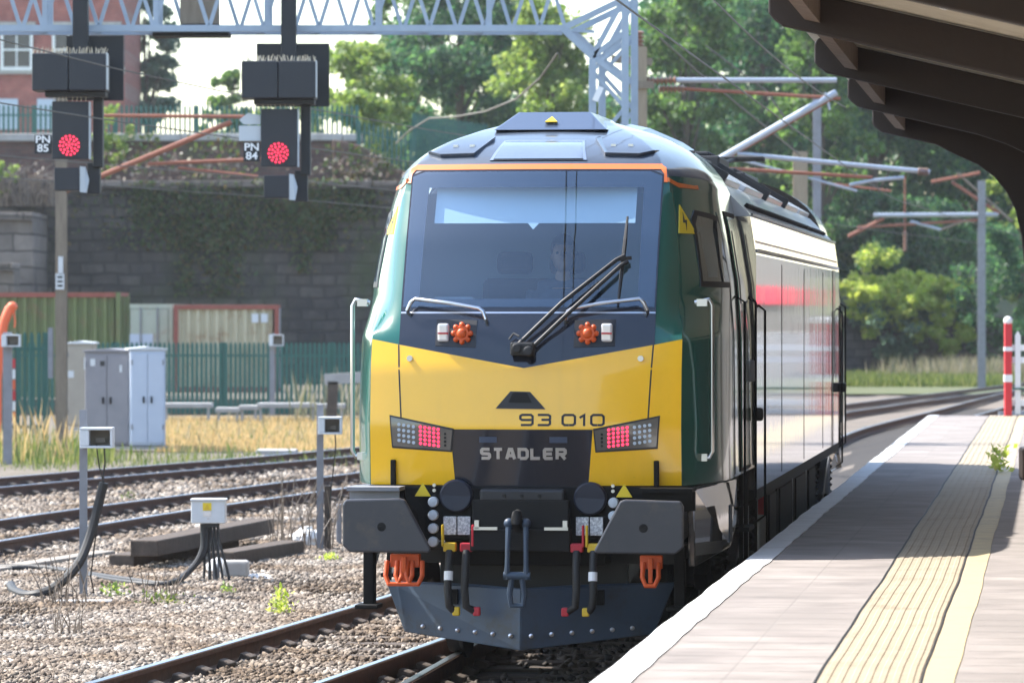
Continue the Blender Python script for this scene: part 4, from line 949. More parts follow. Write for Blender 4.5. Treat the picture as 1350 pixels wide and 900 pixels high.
for t in tt:
    for o, z in ring: b.v.append(tuple(A(o + (wob(t, .4, .018) if o < 3 else 0), t, z)))
k = len(ring)
for i in range(n - 1):
    for j in range(k): b.f.append((i * k + j, i * k + (j + 1) % k, (i + 1) * k + (j + 1) % k, (i + 1) * k + j))
b.f.append(tuple(range(k))); b.f.append(tuple((n - 1) * k + j for j in range(k))); b.build('platform_body', 'paver', plat)
b = MB(); b.add([A(EDGE + .012 + wob(t, .4, .018), t, -.2) for t in tt] + [A(EDGE + .012 + wob(t, .4, .018), t, HP - .1) for t in tt], [(i, i + 1, n + i + 1, n + i) for i in range(n - 1)]); b.build('face_wall', 'platform_brick', plat)
# white painted edge: real coping, thickness 12 cm
b = MB(); tt = np.linspace(ts[0], ts[-1], len(ts) * 3); n = len(tt); ring = [(EDGE - .032, HP - .088), (EDGE - .034, HP + .004), (EDGE + .14, HP + .006), (EDGE + .14, HP - .06)]
for t in tt:
    for q, (o, z) in enumerate(ring): b.v.append(tuple(A(o + wob(t, .4, .018) + (.006 * math.sin(t * 7.1 + q) if q in (2, 3) else .004 * math.sin(t * 9)), t, z)))
for i in range(n - 1):
    for j in range(4): b.f.append((i * 4 + j, i * 4 + (j + 1) % 4, i * 4 + 4 + (j + 1) % 4, i * 4 + 4 + j))
b.build('edge_coping', 'line_white', plat)
tac = strip('tactile_base', 2.525, 2.975, HP + .004, 'tactile', .016, 2., 2.2, plat)
b = MB()
for r_ in range(7):
    tt = np.linspace(ts[0], ts[-1], len(ts) * 3); o = 2.56 + r_ * .0625
    for w_ in (0,):
        n = len(tt); b.add([A(o - .017 + wob(t, 2.1, .016), t, HP + .0045) for t in tt] + [A(o - .012 + wob(t, 2.1, .016), t, HP + .008) for t in tt] + [A(o + .012 + wob(t, 2.1, .016), t, HP + .008) for t in tt] + [A(o + .017 + wob(t, 2.1, .016), t, HP + .0045) for t in tt],
              [(q * n + i, q * n + i + 1, (q + 1) * n + i + 1, (q + 1) * n + i) for q in range(3) for i in range(n - 1)])
b.build('tactile_ribs', 'tactile', plat)
strip('gap_line', 2.508, 2.522, HP + .003, 'frame_grey', .016, 2., 2., plat)
strip('gap_line', 2.981, 2.989, HP + .003, 'frame_grey', .016, 2.2, 2.2, plat)
strip('yellow_line', 2.995, 3.135, HP + .004, 'line_yellow', .02, 2.2, 3.0, plat)
b = MB()
for t in np.arange(ts[0] + .4, 44.5, .92):
    q = [A(EDGE - .036 + wob(t, .4, .018), t, HP + .0052), A(EDGE + .141 + wob(t, .4, .018), t, HP + .0085), A(EDGE + .141 + wob(t, .4, .018), t + .014, HP + .0085), A(EDGE - .036 + wob(t, .4, .018), t + .014, HP + .0052)]
    b.add(q, [(0, 1, 2, 3)])
b.build('coping_joints', 'concrete', plat)
# paving joints (dark grooves across) as part of the platform
m_, nt, bb_ = new_mat('paver_joint'); bb_.inputs['Base Color'].default_value = (.17, .16, .15, 1); bb_.inputs['Roughness'].default_value = .95
b = MB()
for t in np.arange(-18, 44, .45):
    for (oa, ob) in ((EDGE + .17, 2.49), (3.15, 6)):
        b.add([A(oa, t, HP + .0022), A(ob, t, HP + .0022), A(ob, t + .010, HP + .0022), A(oa, t + .010, HP + .0022)], [(0, 1, 2, 3)])
b.build('paving_joints', 'paver_joint', plat)
# low kerb and weed at right
tt_ = 15.6
# ---- canopy
can = thing('platform_canopy', 'dark brown timber station canopy over the right side of the platform', 'canopy', A(3.3, 15.4, HP))
slope = .235
ztip = lambda o: 4.32 - slope * (o - 1.77)
TB = [-17.5, -12.0, -6.5, -1.0, 4.5, 10.0, 15.4]
for i, t in enumerate(TB):
    last = i == len(TB) - 1
    low = []
    if last:
        low = [(1.80, ztip(1.8) + .03), (1.86, ztip(1.86)), (2.4, ztip(2.4)), (2.62, 4.06), (2.82, 3.97), (2.98, 3.85), (3.10, 3.70), (3.19, 3.52), (3.25, 3.26), (3.285, 2.9), (3.285, HP), (3.5, HP)]
    elif t > 8:
        low = [(1.80, ztip(1.8) + .03), (1.86, ztip(1.86)), (2.9, ztip(2.9)), (3.15, 3.97), (3.4, 3.85), (3.62, 3.6), (3.75, 3.2), (3.80, 2.8), (3.80, HP), (4.02, HP)]
    else:
        low = [(1.80, ztip(1.8) + .03), (1.86, ztip(1.86)), (6.2, ztip(6.2))]
    oe = low[-1][0]
    top = [(oe, ztip(oe) + .25), (1.80, ztip(1.8) + .25), (1.77, ztip(1.77) + .20), (1.77, ztip(1.77) + .06)]
    poly = low + top
    b = MB(); b.prism([A(o, t - .07, z) for o, z in poly], A(0, .14) - A(0, 0)); b.build('beam', 'canopy_brown', can, bevel=.012)
    if not last:
        t2 = TB[i + 1]
        b = MB(); b.add([A(o, q, z) for q in (t + .075, t2 - .075) for o, z in ((2.0, ztip(2.0) + .07), (2.10, ztip(2.10) + .07), (2.10, ztip(2.10) + .24), (2.0, ztip(2.0) + .24))],
              [(0, 1, 2, 3), (7, 6, 5, 4), (0, 4, 5, 1), (1, 5, 6, 2), (2, 6, 7, 3), (3, 7, 4, 0)]); b.build('purlin', 'canopy_brown_lit', can)
        for oo in (5.5,):
            b = MB(); b.add([A(o, q, z) for q in (t + .075, t2 - .075) for o, z in ((oo, ztip(oo) + .12), (oo + .1, ztip(oo + .1) + .12), (oo + .1, ztip(oo + .1) + .24), (oo, ztip(oo) + .24))],
                  [(0, 1, 2, 3), (7, 6, 5, 4), (0, 4, 5, 1), (1, 5, 6, 2), (2, 6, 7, 3), (3, 7, 4, 0)]); b.build('purlin', 'canopy_brown', can)
for (oa, ob, name, m_) in ((1.72, 6.3, 'roof_boards', 'canopy_cream'),):
    b = MB(); q = [A(oa, -19, ztip(oa) + .262), A(ob, -19, ztip(ob) + .262), A(ob, 15.55, ztip(ob) + .262), A(oa, 15.55, ztip(oa) + .262)]
    b.prism(q, (0, 0, .03)); b.build(name, m_, can)
    b = MB(); b.prism([p + Vector((0, 0, .034)) for p in q], (0, 0, .05)); b.build('roof_covering', 'slate', can)
b = MB(); b.bar(A(3.42, 15.4, HP), A(3.42, 15.4, HP + .33), .36, .36, up=(1, 0, 0)); b.build('post_base', 'canopy_brown', can, bevel=.03)
for k, (o, t) in enumerate(((3.05, 1.6), (2.95, -3.6), (2.9, 7.2), (2.0, -4.0))):
    lab = ['small pale dome lamp under the canopy between the second and third nearest visible beams', 'pale dome lamp under the nearest canopy bay at the top edge', 'small pale dome lamp under the farther canopy bay', 'pale dome lamp close to the canopy edge at the top of the picture'][k]
    z = ztip(o) + .26
    l = thing('canopy_lamp', lab, 'lamp', A(o, t, z), 'lamps under the canopy')
    b = MB(); b.lathe(A(o, t, z), (0, 0, -1), [(.06, 0), (.062, .02), (.055, .03)], 18); b.build('lamp_base', 'signal_grey', l, smooth=True)
    b = MB(); b.lathe(A(o, t, z - .03), (0, 0, -1), [(.052, 0), (.05, .03), (.03, .05), (0, .058)], 18); b.build('lamp_glass', 'bag_white', l, smooth=True)

# ---- platform end: red post and white gate
t = 44.2
pp = lambda o, z: A(o, t, z)
post = thing('barrier_post', 'red post with white bands and white cap at the platform end', 'post', pp(2.83, HP))
b = MB(); b.box(pp(2.83, HP + .76), (.12, .12, 1.52)); b.build('shaft', 'barrier_red', post, bevel=.012)
b = MB(); b.ball(pp(2.83, HP + 1.56), .075, 14, 10); b.build('cap', 'white_paint', post, smooth=True)
for z in (.62, 1.10):
    b = MB(); b.box(pp(2.83, HP + z), (.135, .135, .12 if z < 1 else .07)); b.build('band', 'white_paint', post, bevel=.004)
gate = thing('picket_gate', 'white picket gate beside the red post at the platform end', 'gate', pp(3.4, HP))
for o in np.arange(2.99, 4.4, .19):
    b = MB(); c = pp(o, HP); b.prism([c + Vector((-.045, 0, .03)), c + Vector((.045, 0, .03)), c + Vector((.045, 0, 1.32)), c + Vector((0, 0, 1.40)), c + Vector((-.045, 0, 1.32))], (0, .03, 0)); b.build('picket', 'white_paint', gate)
for z in (.22, .92, 1.12):
    b = MB(); b.bar(pp(2.9, HP + z) + Vector((0, .055, 0)), pp(4.4, HP + z) + Vector((0, .055, 0)), .04, .10); b.build('rail', 'white_paint', gate)
b = MB(); b.bar(pp(2.9, HP + .45) + Vector((0, -.02, 0)), pp(4.4, HP + .45) + Vector((0, -.02, 0)), .02, .03); b.build('green_wire', 'fence_green', gate)
# cess boards beyond the platform end
bd = thing('trackside_grating', 'row of dark upright timber blocks just beyond the platform end', 'timber blocks', (11.3, 76, -.1))
for k in range(9):
    x = 8.45 + k * .17
    b = MB(); b.box((x, 76.2 + .05 * (k % 3), .42), (.11, .2, .75), (0, rnd.uniform(-.06, .06), 0)); b.build('block', 'rubber', bd, bevel=.01)
b = MB(); b.bar((8.3, 76.35, .8), (10.2, 76.35, .86), .09, .08); b.build('top_beam', 'tube_grey', bd)
# unseen station building added beyond the right edge, to shape reflections in the loco
bl = thing('unseen_station_building', 'unseen long grey station building with dark doors and red signs, added to be mirrored in the silver locomotive body', 'building', A(9, 62, 0))
for ta, tb_, mm_ in ((-34, 44.9, 'wall_brown'), (45, 112, 'render_grey')):
    b = MB(); b.bar(A(8.2, ta, 2.6), A(8.2, tb_, 2.6), 3.6, 3.6); b.build('wall', mm_, bl)
b = MB(); b.bar(A(8.6, -34.2, 4.9), A(8.6, 112.3, 4.9), 4.4, .9); b.build('roof', 'slate', bl)
for t0 in (-25, -16, -5, 8, 20, 33, 49, 63, 76, 92):
    b = MB(); b.bar(A(6.37, t0, 1.9), A(6.37, t0 + 1.2, 1.9), .06, 2.1); b.build('door', 'slate', bl)
for t0 in (-21, -12, -9, 1, 13, 26, 38, 43, 52, 54.5, 67, 70, 73, 86):
    b = MB(); b.bar(A(6.37, t0, 2.2), A(6.37, t0 + 1.1, 2.2), .05, 1.3); b.build('window', 'window_dark', bl)
for t0, L_ in ((77, 12), (97, 1.0), (100, 1.0)):
    b = MB(); b.bar(A(6.30, t0, 3.0), A(6.30, t0 + L_, 3.0), .12, .45); b.build('red_sign', 'sign_red', bl)
# ================================================================== SIGNALS, GANTRY, OVERHEAD LINE
GY = 58.0
mat('aspect_dark', (0.10, 0.004, 0.012), 0.4)
def signal(px0, py0, sx_, label, plate, extra=False):
    """px0: centre of the lit aspect, py0 its height in the photograph"""
    c = P(px0, py0, GY); s = thing('railway_signal', label, 'signal', c, 'colour light signals on the gantry')
    u = GY / F_PX
    def bx(name, x0, y0_, x1, y1_, d0, d1, m, bevel=.01):
        b = MB(); b.box((c.x + (x0 + x1) / 2 * u, GY + (d0 + d1) / 2, c.z - (y0_ + y1_) / 2 * u), (abs(x1 - x0) * u, d1 - d0, abs(y1_ - y0_) * u)); return b.build(name, m, s, bevel=bevel)
    bx('hanger', 3, -215, 23, -118, .05, .25, 'signal_black')
    bx('rear_plate', -10 if not extra else -32, -148, 66 if not extra else 65, -62 if not extra else -64, .55, .58, 'signal_black', .004)
    for x0, x1 in ((-47, 0.5), (1.5, 50)):
        bx('route_box', x0, -120, x1, -71, -.28, .30, 'signal_face', .015)
        b = MB()
        for k in range(9):
            xx = c.x + (x0 + 3 + k * (x1 - x0 - 6) / 8) * u
            for q in range(3): b.cyl((xx + rnd.uniform(-.02, .02), GY - .22 + q * .18, c.z + 120 * u), (xx + rnd.uniform(-.03, .03), GY - .22 + q * .18 + rnd.uniform(-.03, .03), c.z + (127 + rnd.random() * 2) * u), .007, .004, 5, False)
        b.build('bristle', 'bristle', s)
    bx('route_box_side', 50.2, -121, 51.2, -73, -.26, .0, 'signal_grey', .004)
    bx('bracket', -32, -71, 48, -64, -.1, .30, 'signal_black')
    bx('backboard', -23, -58, 25, 18, -.05, .02, 'signal_face', .012)
    bx('head_case', 25.4, -58, 26.8, 18, -.04, .14, 'signal_grey', .004)
    bx('rear_case', 28, -66, 41, 28, .25, .45, 'signal_black')
    bx('rear_support', 20, 22, 37, 63, .30, .46, 'signal_black')
    b = MB()
    for k in range(8):
        xx = c.x + (-21 + k * 6) * u; b.cyl((xx, GY, c.z + 58 * u), (xx + rnd.uniform(-.02, .02), GY, c.z + 64 * u), .006, .004, 5, False)
    b.build('bristle', 'bristle', s)
    b = MB(); b.lathe((c.x, GY - .05, c.z), (0, -1, 0), [(.145, 0), (.145, .012), (.0, .013)], 24); b.build('aspect_disc', 'aspect_dark', s)
    b = MB(); k = 0
    for rr, n_ in ((0, 1), (.042, 5), (.082, 10), (.122, 15)):
        for q in range(n_):
            a = 2 * math.pi * q / n_ + rr * 9; b.cyl((c.x + rr * math.cos(a), GY - .063, c.z + rr * math.sin(a)), (c.x + rr * math.cos(a), GY - .07, c.z + rr * math.sin(a)), .0145, n=6)
    b.build('red_aspect', 'led_red', s)
    bx('lower_box', -18, 30, 15, 60, -.25, .02, 'signal_face', .012)
    b = MB(); b.prism([(c.x + 15.5 * u, GY - .22, c.z - 28 * u), (c.x + 20 * u, GY + .02, c.z - 28 * u), (c.x + 25 * u, GY + .02, c.z - 45 * u), (c.x + 22 * u, GY, c.z - 62 * u), (c.x + 15.5 * u, GY - .22, c.z - 62 * u)], (0, .05, 0)); b.build('lower_case', 'signal_grey', s)
    pl_ = bx('number_plate', -46, -14, -24, 11, -.03, .0, 'signal_black', .004)
    for line, dy in ((plate[0], 6), (plate[1], -5.5)):
        vs, fs = text_mesh(line, .135, 1.15, .002, .003)
        b = MB(); b.add([(c.x - 35 * u + v.x, GY - .034 - v.z, c.z + (1.5 + dy) * u + v.y) for v in vs], fs); b.build('plate_lettering', 'white_paint', s)
    if extra:
        bx('notice_board', -52, -36, -23, -16, .0, .03, 'signal_grey', .004)
        b = MB(); b.prism([(c.x + q * u, GY + .02, c.z - w * u) for q, w in ((-52, -44), (-40, -53), (-24, -50), (-24, -38), (-46, -38))], (0, .03, 0)); b.build('notice_top', 'signal_grey', s)
    return s
signal(92, 192, 0, 'hanging signal showing red with number plate PN 85', ('PN', '85'))
signal(367, 202, 0, 'hanging signal showing red with number plate PN 84', ('PN', '84'), True)

g = thing('signal_gantry', 'blue-grey lattice steel gantry with lattice mast behind the locomotive', 'gantry', (1.25, GY + .9, -.2))
zb = PZ(38, GY + .5); H_ = 1.15; zt = zb + H_; yf, yb = GY + .45, GY + 1.15; x0, x1 = -9.0, PX(742, GY + .5)
for y in (yf, yb):
    for z in (zb, zt):
        b = MB(); b.bar((x0, y, z), (x1 + (.9 if z == zt else 0), y, z), .085, .085); b.build('chord', 'galv', g)
    b = MB(); xx = x0; up = y == yf; step = .36
    while xx < x1 - .1:
        b.bar((xx, y, zb if up else zt), (xx + step, y, zt if up else zb), .05, .03, up=(0, 1, 0)); xx += step; up = not up
    b.build('lacing', 'galv', g)
    for xx in np.arange(x0, x1, 1.45):
        b = MB(); b.bar((xx, y, zb), (xx, y, zt), .07, .05, up=(0, 1, 0)); b.build('upright', 'galv', g)
b = MB()
for k, xx in enumerate(np.arange(x0, x1, .72)):
    b.bar((xx, yf, zb), (xx + .72, yb, zb), .04, .04); b.bar((xx, yf, zt), (xx, yb, zt), .04, .04)
b.build('cross_bracing', 'galv', g)
xa, xb = PX(781, GY + .5), PX(824, GY + .5)
for dx, y in ((0, yf), (.14, yb)):
    for x in (xa, xb):
        b = MB(); b.bar((x + dx, y, -.2), (x + dx, y, PZ(75, GY) if x == xa else 8.4), .095, .095, up=(0, 1, 0)); b.build('mast_leg', 'galv', g)
    b = MB(); zz = -.1; up = True
    while zz < PZ(80, GY): 
        b.bar(((xa if up else xb) + dx, y, zz), ((xb if up else xa) + dx, y, zz + .48), .05, .05, up=(0, 1, 0)); zz += .48; up = not up
    b.build('mast_lacing', 'galv', g)
    b = MB()
    b.bar((x1 + dx, y, zb), (xa + dx, y, PZ(72, GY)), .09, .09, up=(0, 1, 0)); b.bar((xa + dx, y, PZ(72, GY)), (xb + dx, y, PZ(40, GY)), .07, .07, up=(0, 1, 0))
    b.bar((x1 + dx, y, zb), (xb + dx, y, PZ(-5, GY)), .08, .08, up=(0, 1, 0)); b.bar((xa + dx, y, PZ(72, GY)), (xb + dx, y, PZ(-8, GY)), .07, .07, up=(0, 1, 0)); b.bar((xa + dx, y, PZ(72, GY)), (xb + dx, y, PZ(105, GY)), .07, .07, up=(0, 1, 0))
    b.build('knee_brace', 'galv', g)
b = MB(); b.box((xa + .07, yf - .06, PZ(122, GY)), (.08, .02, .2), (0, .4, 0)); b.build('identity_plate', 'white_paint', g)
b = MB(); b.box((-4.2, yf + .3, zb - .07), (1.0, .5, .05)); b.build('walkway_bracket', 'frame_grey', g)
b = MB(); b.box((-2.9 - 1.2, yf + .35, zb + .25), (.5, .3, .35)); b.build('junction_case', 'mast_brown', g)

def insulator(b, p0, p1, n, r0, r1):
    p0, p1 = Vector(p0), Vector(p1); d = p1 - p0; prof = []
    for k in range(n):
        a = d.length * k / n; w = d.length / n; prof += [(r0, a), (r1, a + w * .35), (r1, a + w * .5), (r0, a + w * .8)]
    b.lathe(p0, d, prof, 10)
def ohl_mast(name, label, px, py_top, Y, w, m, arms, top=None):
    x = PX(px, Y); s = thing(name, label, 'mast', (x, Y, -.2), 'overhead line masts')
    zt_ = PZ(py_top, Y); 
    b = MB(); b.box((x, Y, (zt_ - .2) / 2), (w * .16, w * .8, zt_ + .2)); b.box((x, Y - w * .4, (zt_ - .2) / 2), (w, w * .12, zt_ + .2)); b.box((x, Y + w * .4, (zt_ - .2) / 2), (w, w * .12, zt_ + .2)); b.build('post', m, s)
    for kind, (xa_, ya_), (xb_, yb_), r, mm in arms:
        p0, p1 = P(xa_, ya_, Y - .02), P(xb_, yb_, Y - .02)
        if kind == 'tube':
            b = MB(); b.tube([p0, p1], r, 8); b.build('cantilever_tube', mm, s, smooth=True)
        elif kind == 'ins':
            b = MB(); insulator(b, p0, p1, 7, .035, .075); b.build('insulator', 'ceramic', s, smooth=True)
    return s
ohl_mast('overhead_line_mast', 'weathered brown mast at left carrying white number plates, rusty cantilever to its right', 81, 100, 84, .21, 'mast_brown',
         [('tube', (85, 152), (322, 154), .035, 'tube_rust'), ('tube', (85, 252), (305, 161), .05, 'tube_rust'), ('tube', (195, 216), (345, 210), .035, 'tube_rust'), ('tube', (235, 221), (340, 233), .028, 'tube_rust'), ('ins', (86, 251), (130, 232), .1, ''), ('ins', (86, 152), (120, 152), .1, '')])
mm_ = [o for o in bpy.data.objects if o.name == 'overhead_line_mast'][0]
b = MB(); b.box(P(79, 371, 83.86), (.16, .02, .30)); b.build('number_plate', 'box_white', mm_)
b = MB(); b.box(P(80, 350, 83.86), (.09, .02, .34)); b.build('upper_plate', 'box_white', mm_)
b = MB()
for q in (-.05, 0, .05): b.box(P(79, 371, 83.845) + Vector((0, 0, q * 1.6)), (.10, .006, .035))
b.build('plate_marks', 'frame_grey', mm_)
b = MB(); b.box(P(67, 465, 84), (.09, .2, .95)); b.build('cable_duct', 'post_steel', mm_)
ohl_mast('overhead_line_mast', 'tan mast just right of the lattice gantry mast with long insulators and grey cantilever', 845, 62, 75, .20, 'wood_pole',
         [('ins', (853, 107), (893, 106), .1, ''), ('tube', (890, 106), (1103, 106), .045, 'tube_grey'), ('ins', (868, 117), (903, 117), .1, ''), ('tube', (900, 117), (1108, 130), .03, 'tube_rust'),
          ('tube', (848, 268), (1103, 122), .062, 'tube_grey'), ('tube', (940, 219), (1100, 128), .03, 'tube_rust'), ('tube', (972, 203), (1226, 227), .042, 'tube_grey'), ('tube', (958, 222), (1150, 234), .03, 'tube_rust'),
          ('ins', (1210, 226), (1224, 227), .1, ''), ('tube', (1120, 244), (1150, 238), .032, 'tube_grey'), ('tube', (1150, 238), (1192, 234), .032, 'tube_grey'), ('tube', (1088, 122), (1094, 145), .02, 'tube_grey')])
mm_ = [o for o in bpy.data.objects if o.name == 'overhead_line_mast.001'][0]
b = MB(); insulator(b, P(843, 62, 75), P(843, 40, 75), 4, .05, .09); b.build('post_insulator', 'ceramic', mm_, smooth=True)
b = MB(); b.bar(P(806, 78, 75), P(860, 82, 75), .14, .12); b.bar(P(830, 112, 74.9), P(862, 112, 74.9), .1, .12); b.build('bracket', 'mast_brown', mm_)
ohl_mast('overhead_line_mast', 'tall grey steel mast beyond the locomotive roof', 1077, 128, 112, .20, 'post_steel', [('tube', (1077, 240), (1175, 252), .03, 'tube_rust')])
ohl_mast('overhead_line_mast', 'short tan concrete post beyond the locomotive roof beside the taller grey mast', 1055, 200, 108, .34, 'wood_pole', [('tube', (955, 205), (1130, 252), .03, 'tube_grey')])
ohl_mast('overhead_line_mast', 'far grey mast at right behind the platform end, with cantilevers reaching left', 1294, 238, 160, .27, 'post_steel',
         [('tube', (1152, 284), (1316, 283), .085, 'tube_grey'), ('tube', (1130, 300), (1292, 290), .05, 'tube_rust'), ('tube', (1118, 312), (1165, 288), .07, 'tube_rust'),
          ('tube', (1228, 240), (1292, 228), .06, 'tube_rust'), ('tube', (1255, 240), (1318, 282), .06, 'tube_rust'), ('tube', (1262, 228), (1334, 292), .05, 'mast_brown'),
          ('tube', (1200, 292), (1240, 303), .06, 'tube_grey'), ('tube', (1240, 303), (1270, 292), .05, 'mast_brown'), ('ins', (1193, 305), (1193, 332), .1, ''), ('tube', (1193, 232), (1193, 305), .03, 'tube_rust')])

# wires of the overhead line: each wire its own thing
def wire(label, pts, r=.009, name='overhead_wire'):
    b = MB(); b.tube(pts, r, 6); return tag(b.build(name, 'wire'), label, 'wire', 'overhead line wires')
def along(keys, dz, y0_, y1_, off=0., sag=0.):
    ys = np.arange(y0_, y1_ + .1, 4); out = []
    for y in ys:
        s_ = 4 * ((y - y0_) / (y1_ - y0_)) * (1 - (y - y0_) / (y1_ - y0_)); out.append(Vector((interp(y, keys) + off, y, dz - sag * s_)))
    return out
wire('contact wire over the nearer left track, crossing both signals', along(B_k, 4.9, 36, 150, .1))
wire('upper catenary wire over the nearer left track, crossing the route boxes', along(B_k, 5.95, 36, 110, .1, .5))
wire('contact wire over the farther left track, crossing the lower signal boxes', along(C_k, 4.85, 46, 150))
wire('second low wire over the farther left track', along(C_k, 4.55, 46, 130, -.4))
wire('contact wire over the platform track in front of the trees', along(main_k, 4.95, 20, 140, .15))
wire('catenary wire over the platform track, slanting behind the canopy', along(main_k, 5.9, 24, 75, .25, .35))
wire('slack cable hanging down from the gantry mast to the fence', [P(735, 70, 70), P(712, 103, 74), P(680, 131, 78), P(640, 147, 82), P(600, 154, 86), P(566, 156, 90), P(540, 172, 96), P(522, 189, 100)], .017)
tag(bpy.data.objects[-1] if False else [o for o in bpy.data.objects if o.get('label', '').startswith('slack')][0], cat='cable')
wire('thin feeder cable slanting down behind the gantry mast', [P(870, 50, 80), P(920, 95, 84), P(1000, 160, 90), P(1055, 205, 96)], .018)
wire('thin wire slanting up to the canopy edge in front of the trees', [P(930, 60, 90), P(1010, 120, 90), P(1046, 172, 90)], .02)
# ================================================================== LEFT SIDE: CABINETS, CONTAINERS, FENCES, WALLS
def ground_Y(py, z=GZ): return F_PX * (CAM_Z - z) / (py - HOR)
def cabinet(name, label, cx, cy, w, d, h, rot, m, doors=2, roof='over', marks=()):
    s = thing(name, label, 'cabinet', (cx, cy, GZ)); Mx = Euler((0, 0, rot)).to_matrix()
    def loc(x, y, z): return Vector((cx, cy, GZ)) + Mx @ Vector((x, y, z))
    b = MB(); b.box(loc(0, 0, h / 2 + .04), (w, d, h - .08), Mx); b.build('case', m, s, bevel=.012)
    b = MB(); b.box(loc(0, 0, .03), (w + .08, d + .08, .06), Mx); b.build('plinth', 'concrete', s)
    b = MB(); b.prism([loc(x, y, z) for x, y, z in ((-w / 2 - .04, -d / 2 - .04, h), (w / 2 + .04, -d / 2 - .04, h), (w / 2 + .04, -d / 2 - .04, h + .03), (0, -d / 2 - .04, h + .07), (-w / 2 - .04, -d / 2 - .04, h + .03))], Mx @ Vector((0, d + .08, 0))); b.build('roof', m if roof == 'same' else 'box_white', s, bevel=.006)
    for k in range(doors):
        x0 = -w / 2 + .02 + k * (w - .04) / doors; x1_ = -w / 2 + .02 + (k + 1) * (w - .04) / doors - .015
        b = MB(); b.box(loc((x0 + x1_) / 2, -d / 2 - .012, h / 2 + .03), (x1_ - x0, .024, h - .2), Mx); dr = b.build('door', m, s, bevel=.006)
        b = MB(); b.box(loc(x1_ - .07 if k == 0 else x0 + .07, -d / 2 - .035, h * .5), (.035, .03, .13), Mx); b.build('handle', 'frame_black', s)
        for z in (.2, .85): 
            b = MB(); b.cyl(loc(x0 + .012 if k == 0 else x1_ - .012, -d / 2 - .03, h * z), loc(x0 + .012 if k == 0 else x1_ - .012, -d / 2 - .03, h * z + .1), .015, n=8); b.build('hinge', 'post_steel', s)
    for x, z, ww, hh, mm in marks:
        b = MB(); b.box(loc(x, -d / 2 - .028, z), (ww, .008, hh), Mx); b.build('notice', mm, s)
    return s
# grey cabinet and white cabinet side by side: white one's two door leaves face the camera
Yc = 89
cabinet('relay_cabinet', 'dull grey metal cabinet left of the white one, by the far track', PX(147, Yc), Yc + .3, .95, .7, 1.93, R(-12), 'cab_grey', 2, 'same',
        [(-.30, 1.72, .10, .14, 'box_white'), (-.10, 1.70, .09, .10, 'ink'), (.28, 1.60, .05, .14, 'box_white')])
cabinet('relay_cabinet', 'pale blue-white double cabinet right of the dull grey one', PX(192, Yc), Yc + .1, .70, .75, 1.97, R(10), 'cab_white', 2, 'over')
cabinet('relay_cabinet', 'beige cabinet with a pale lid standing behind the brown mast', PX(108, 104), 104, .62, .6, 2.0, R(-4), 'cab_beige', 1, 'over', [(-.20, 1.3, .13, .16, 'box_white'), (.15, 1.55, .09, .28, 'box_white')])

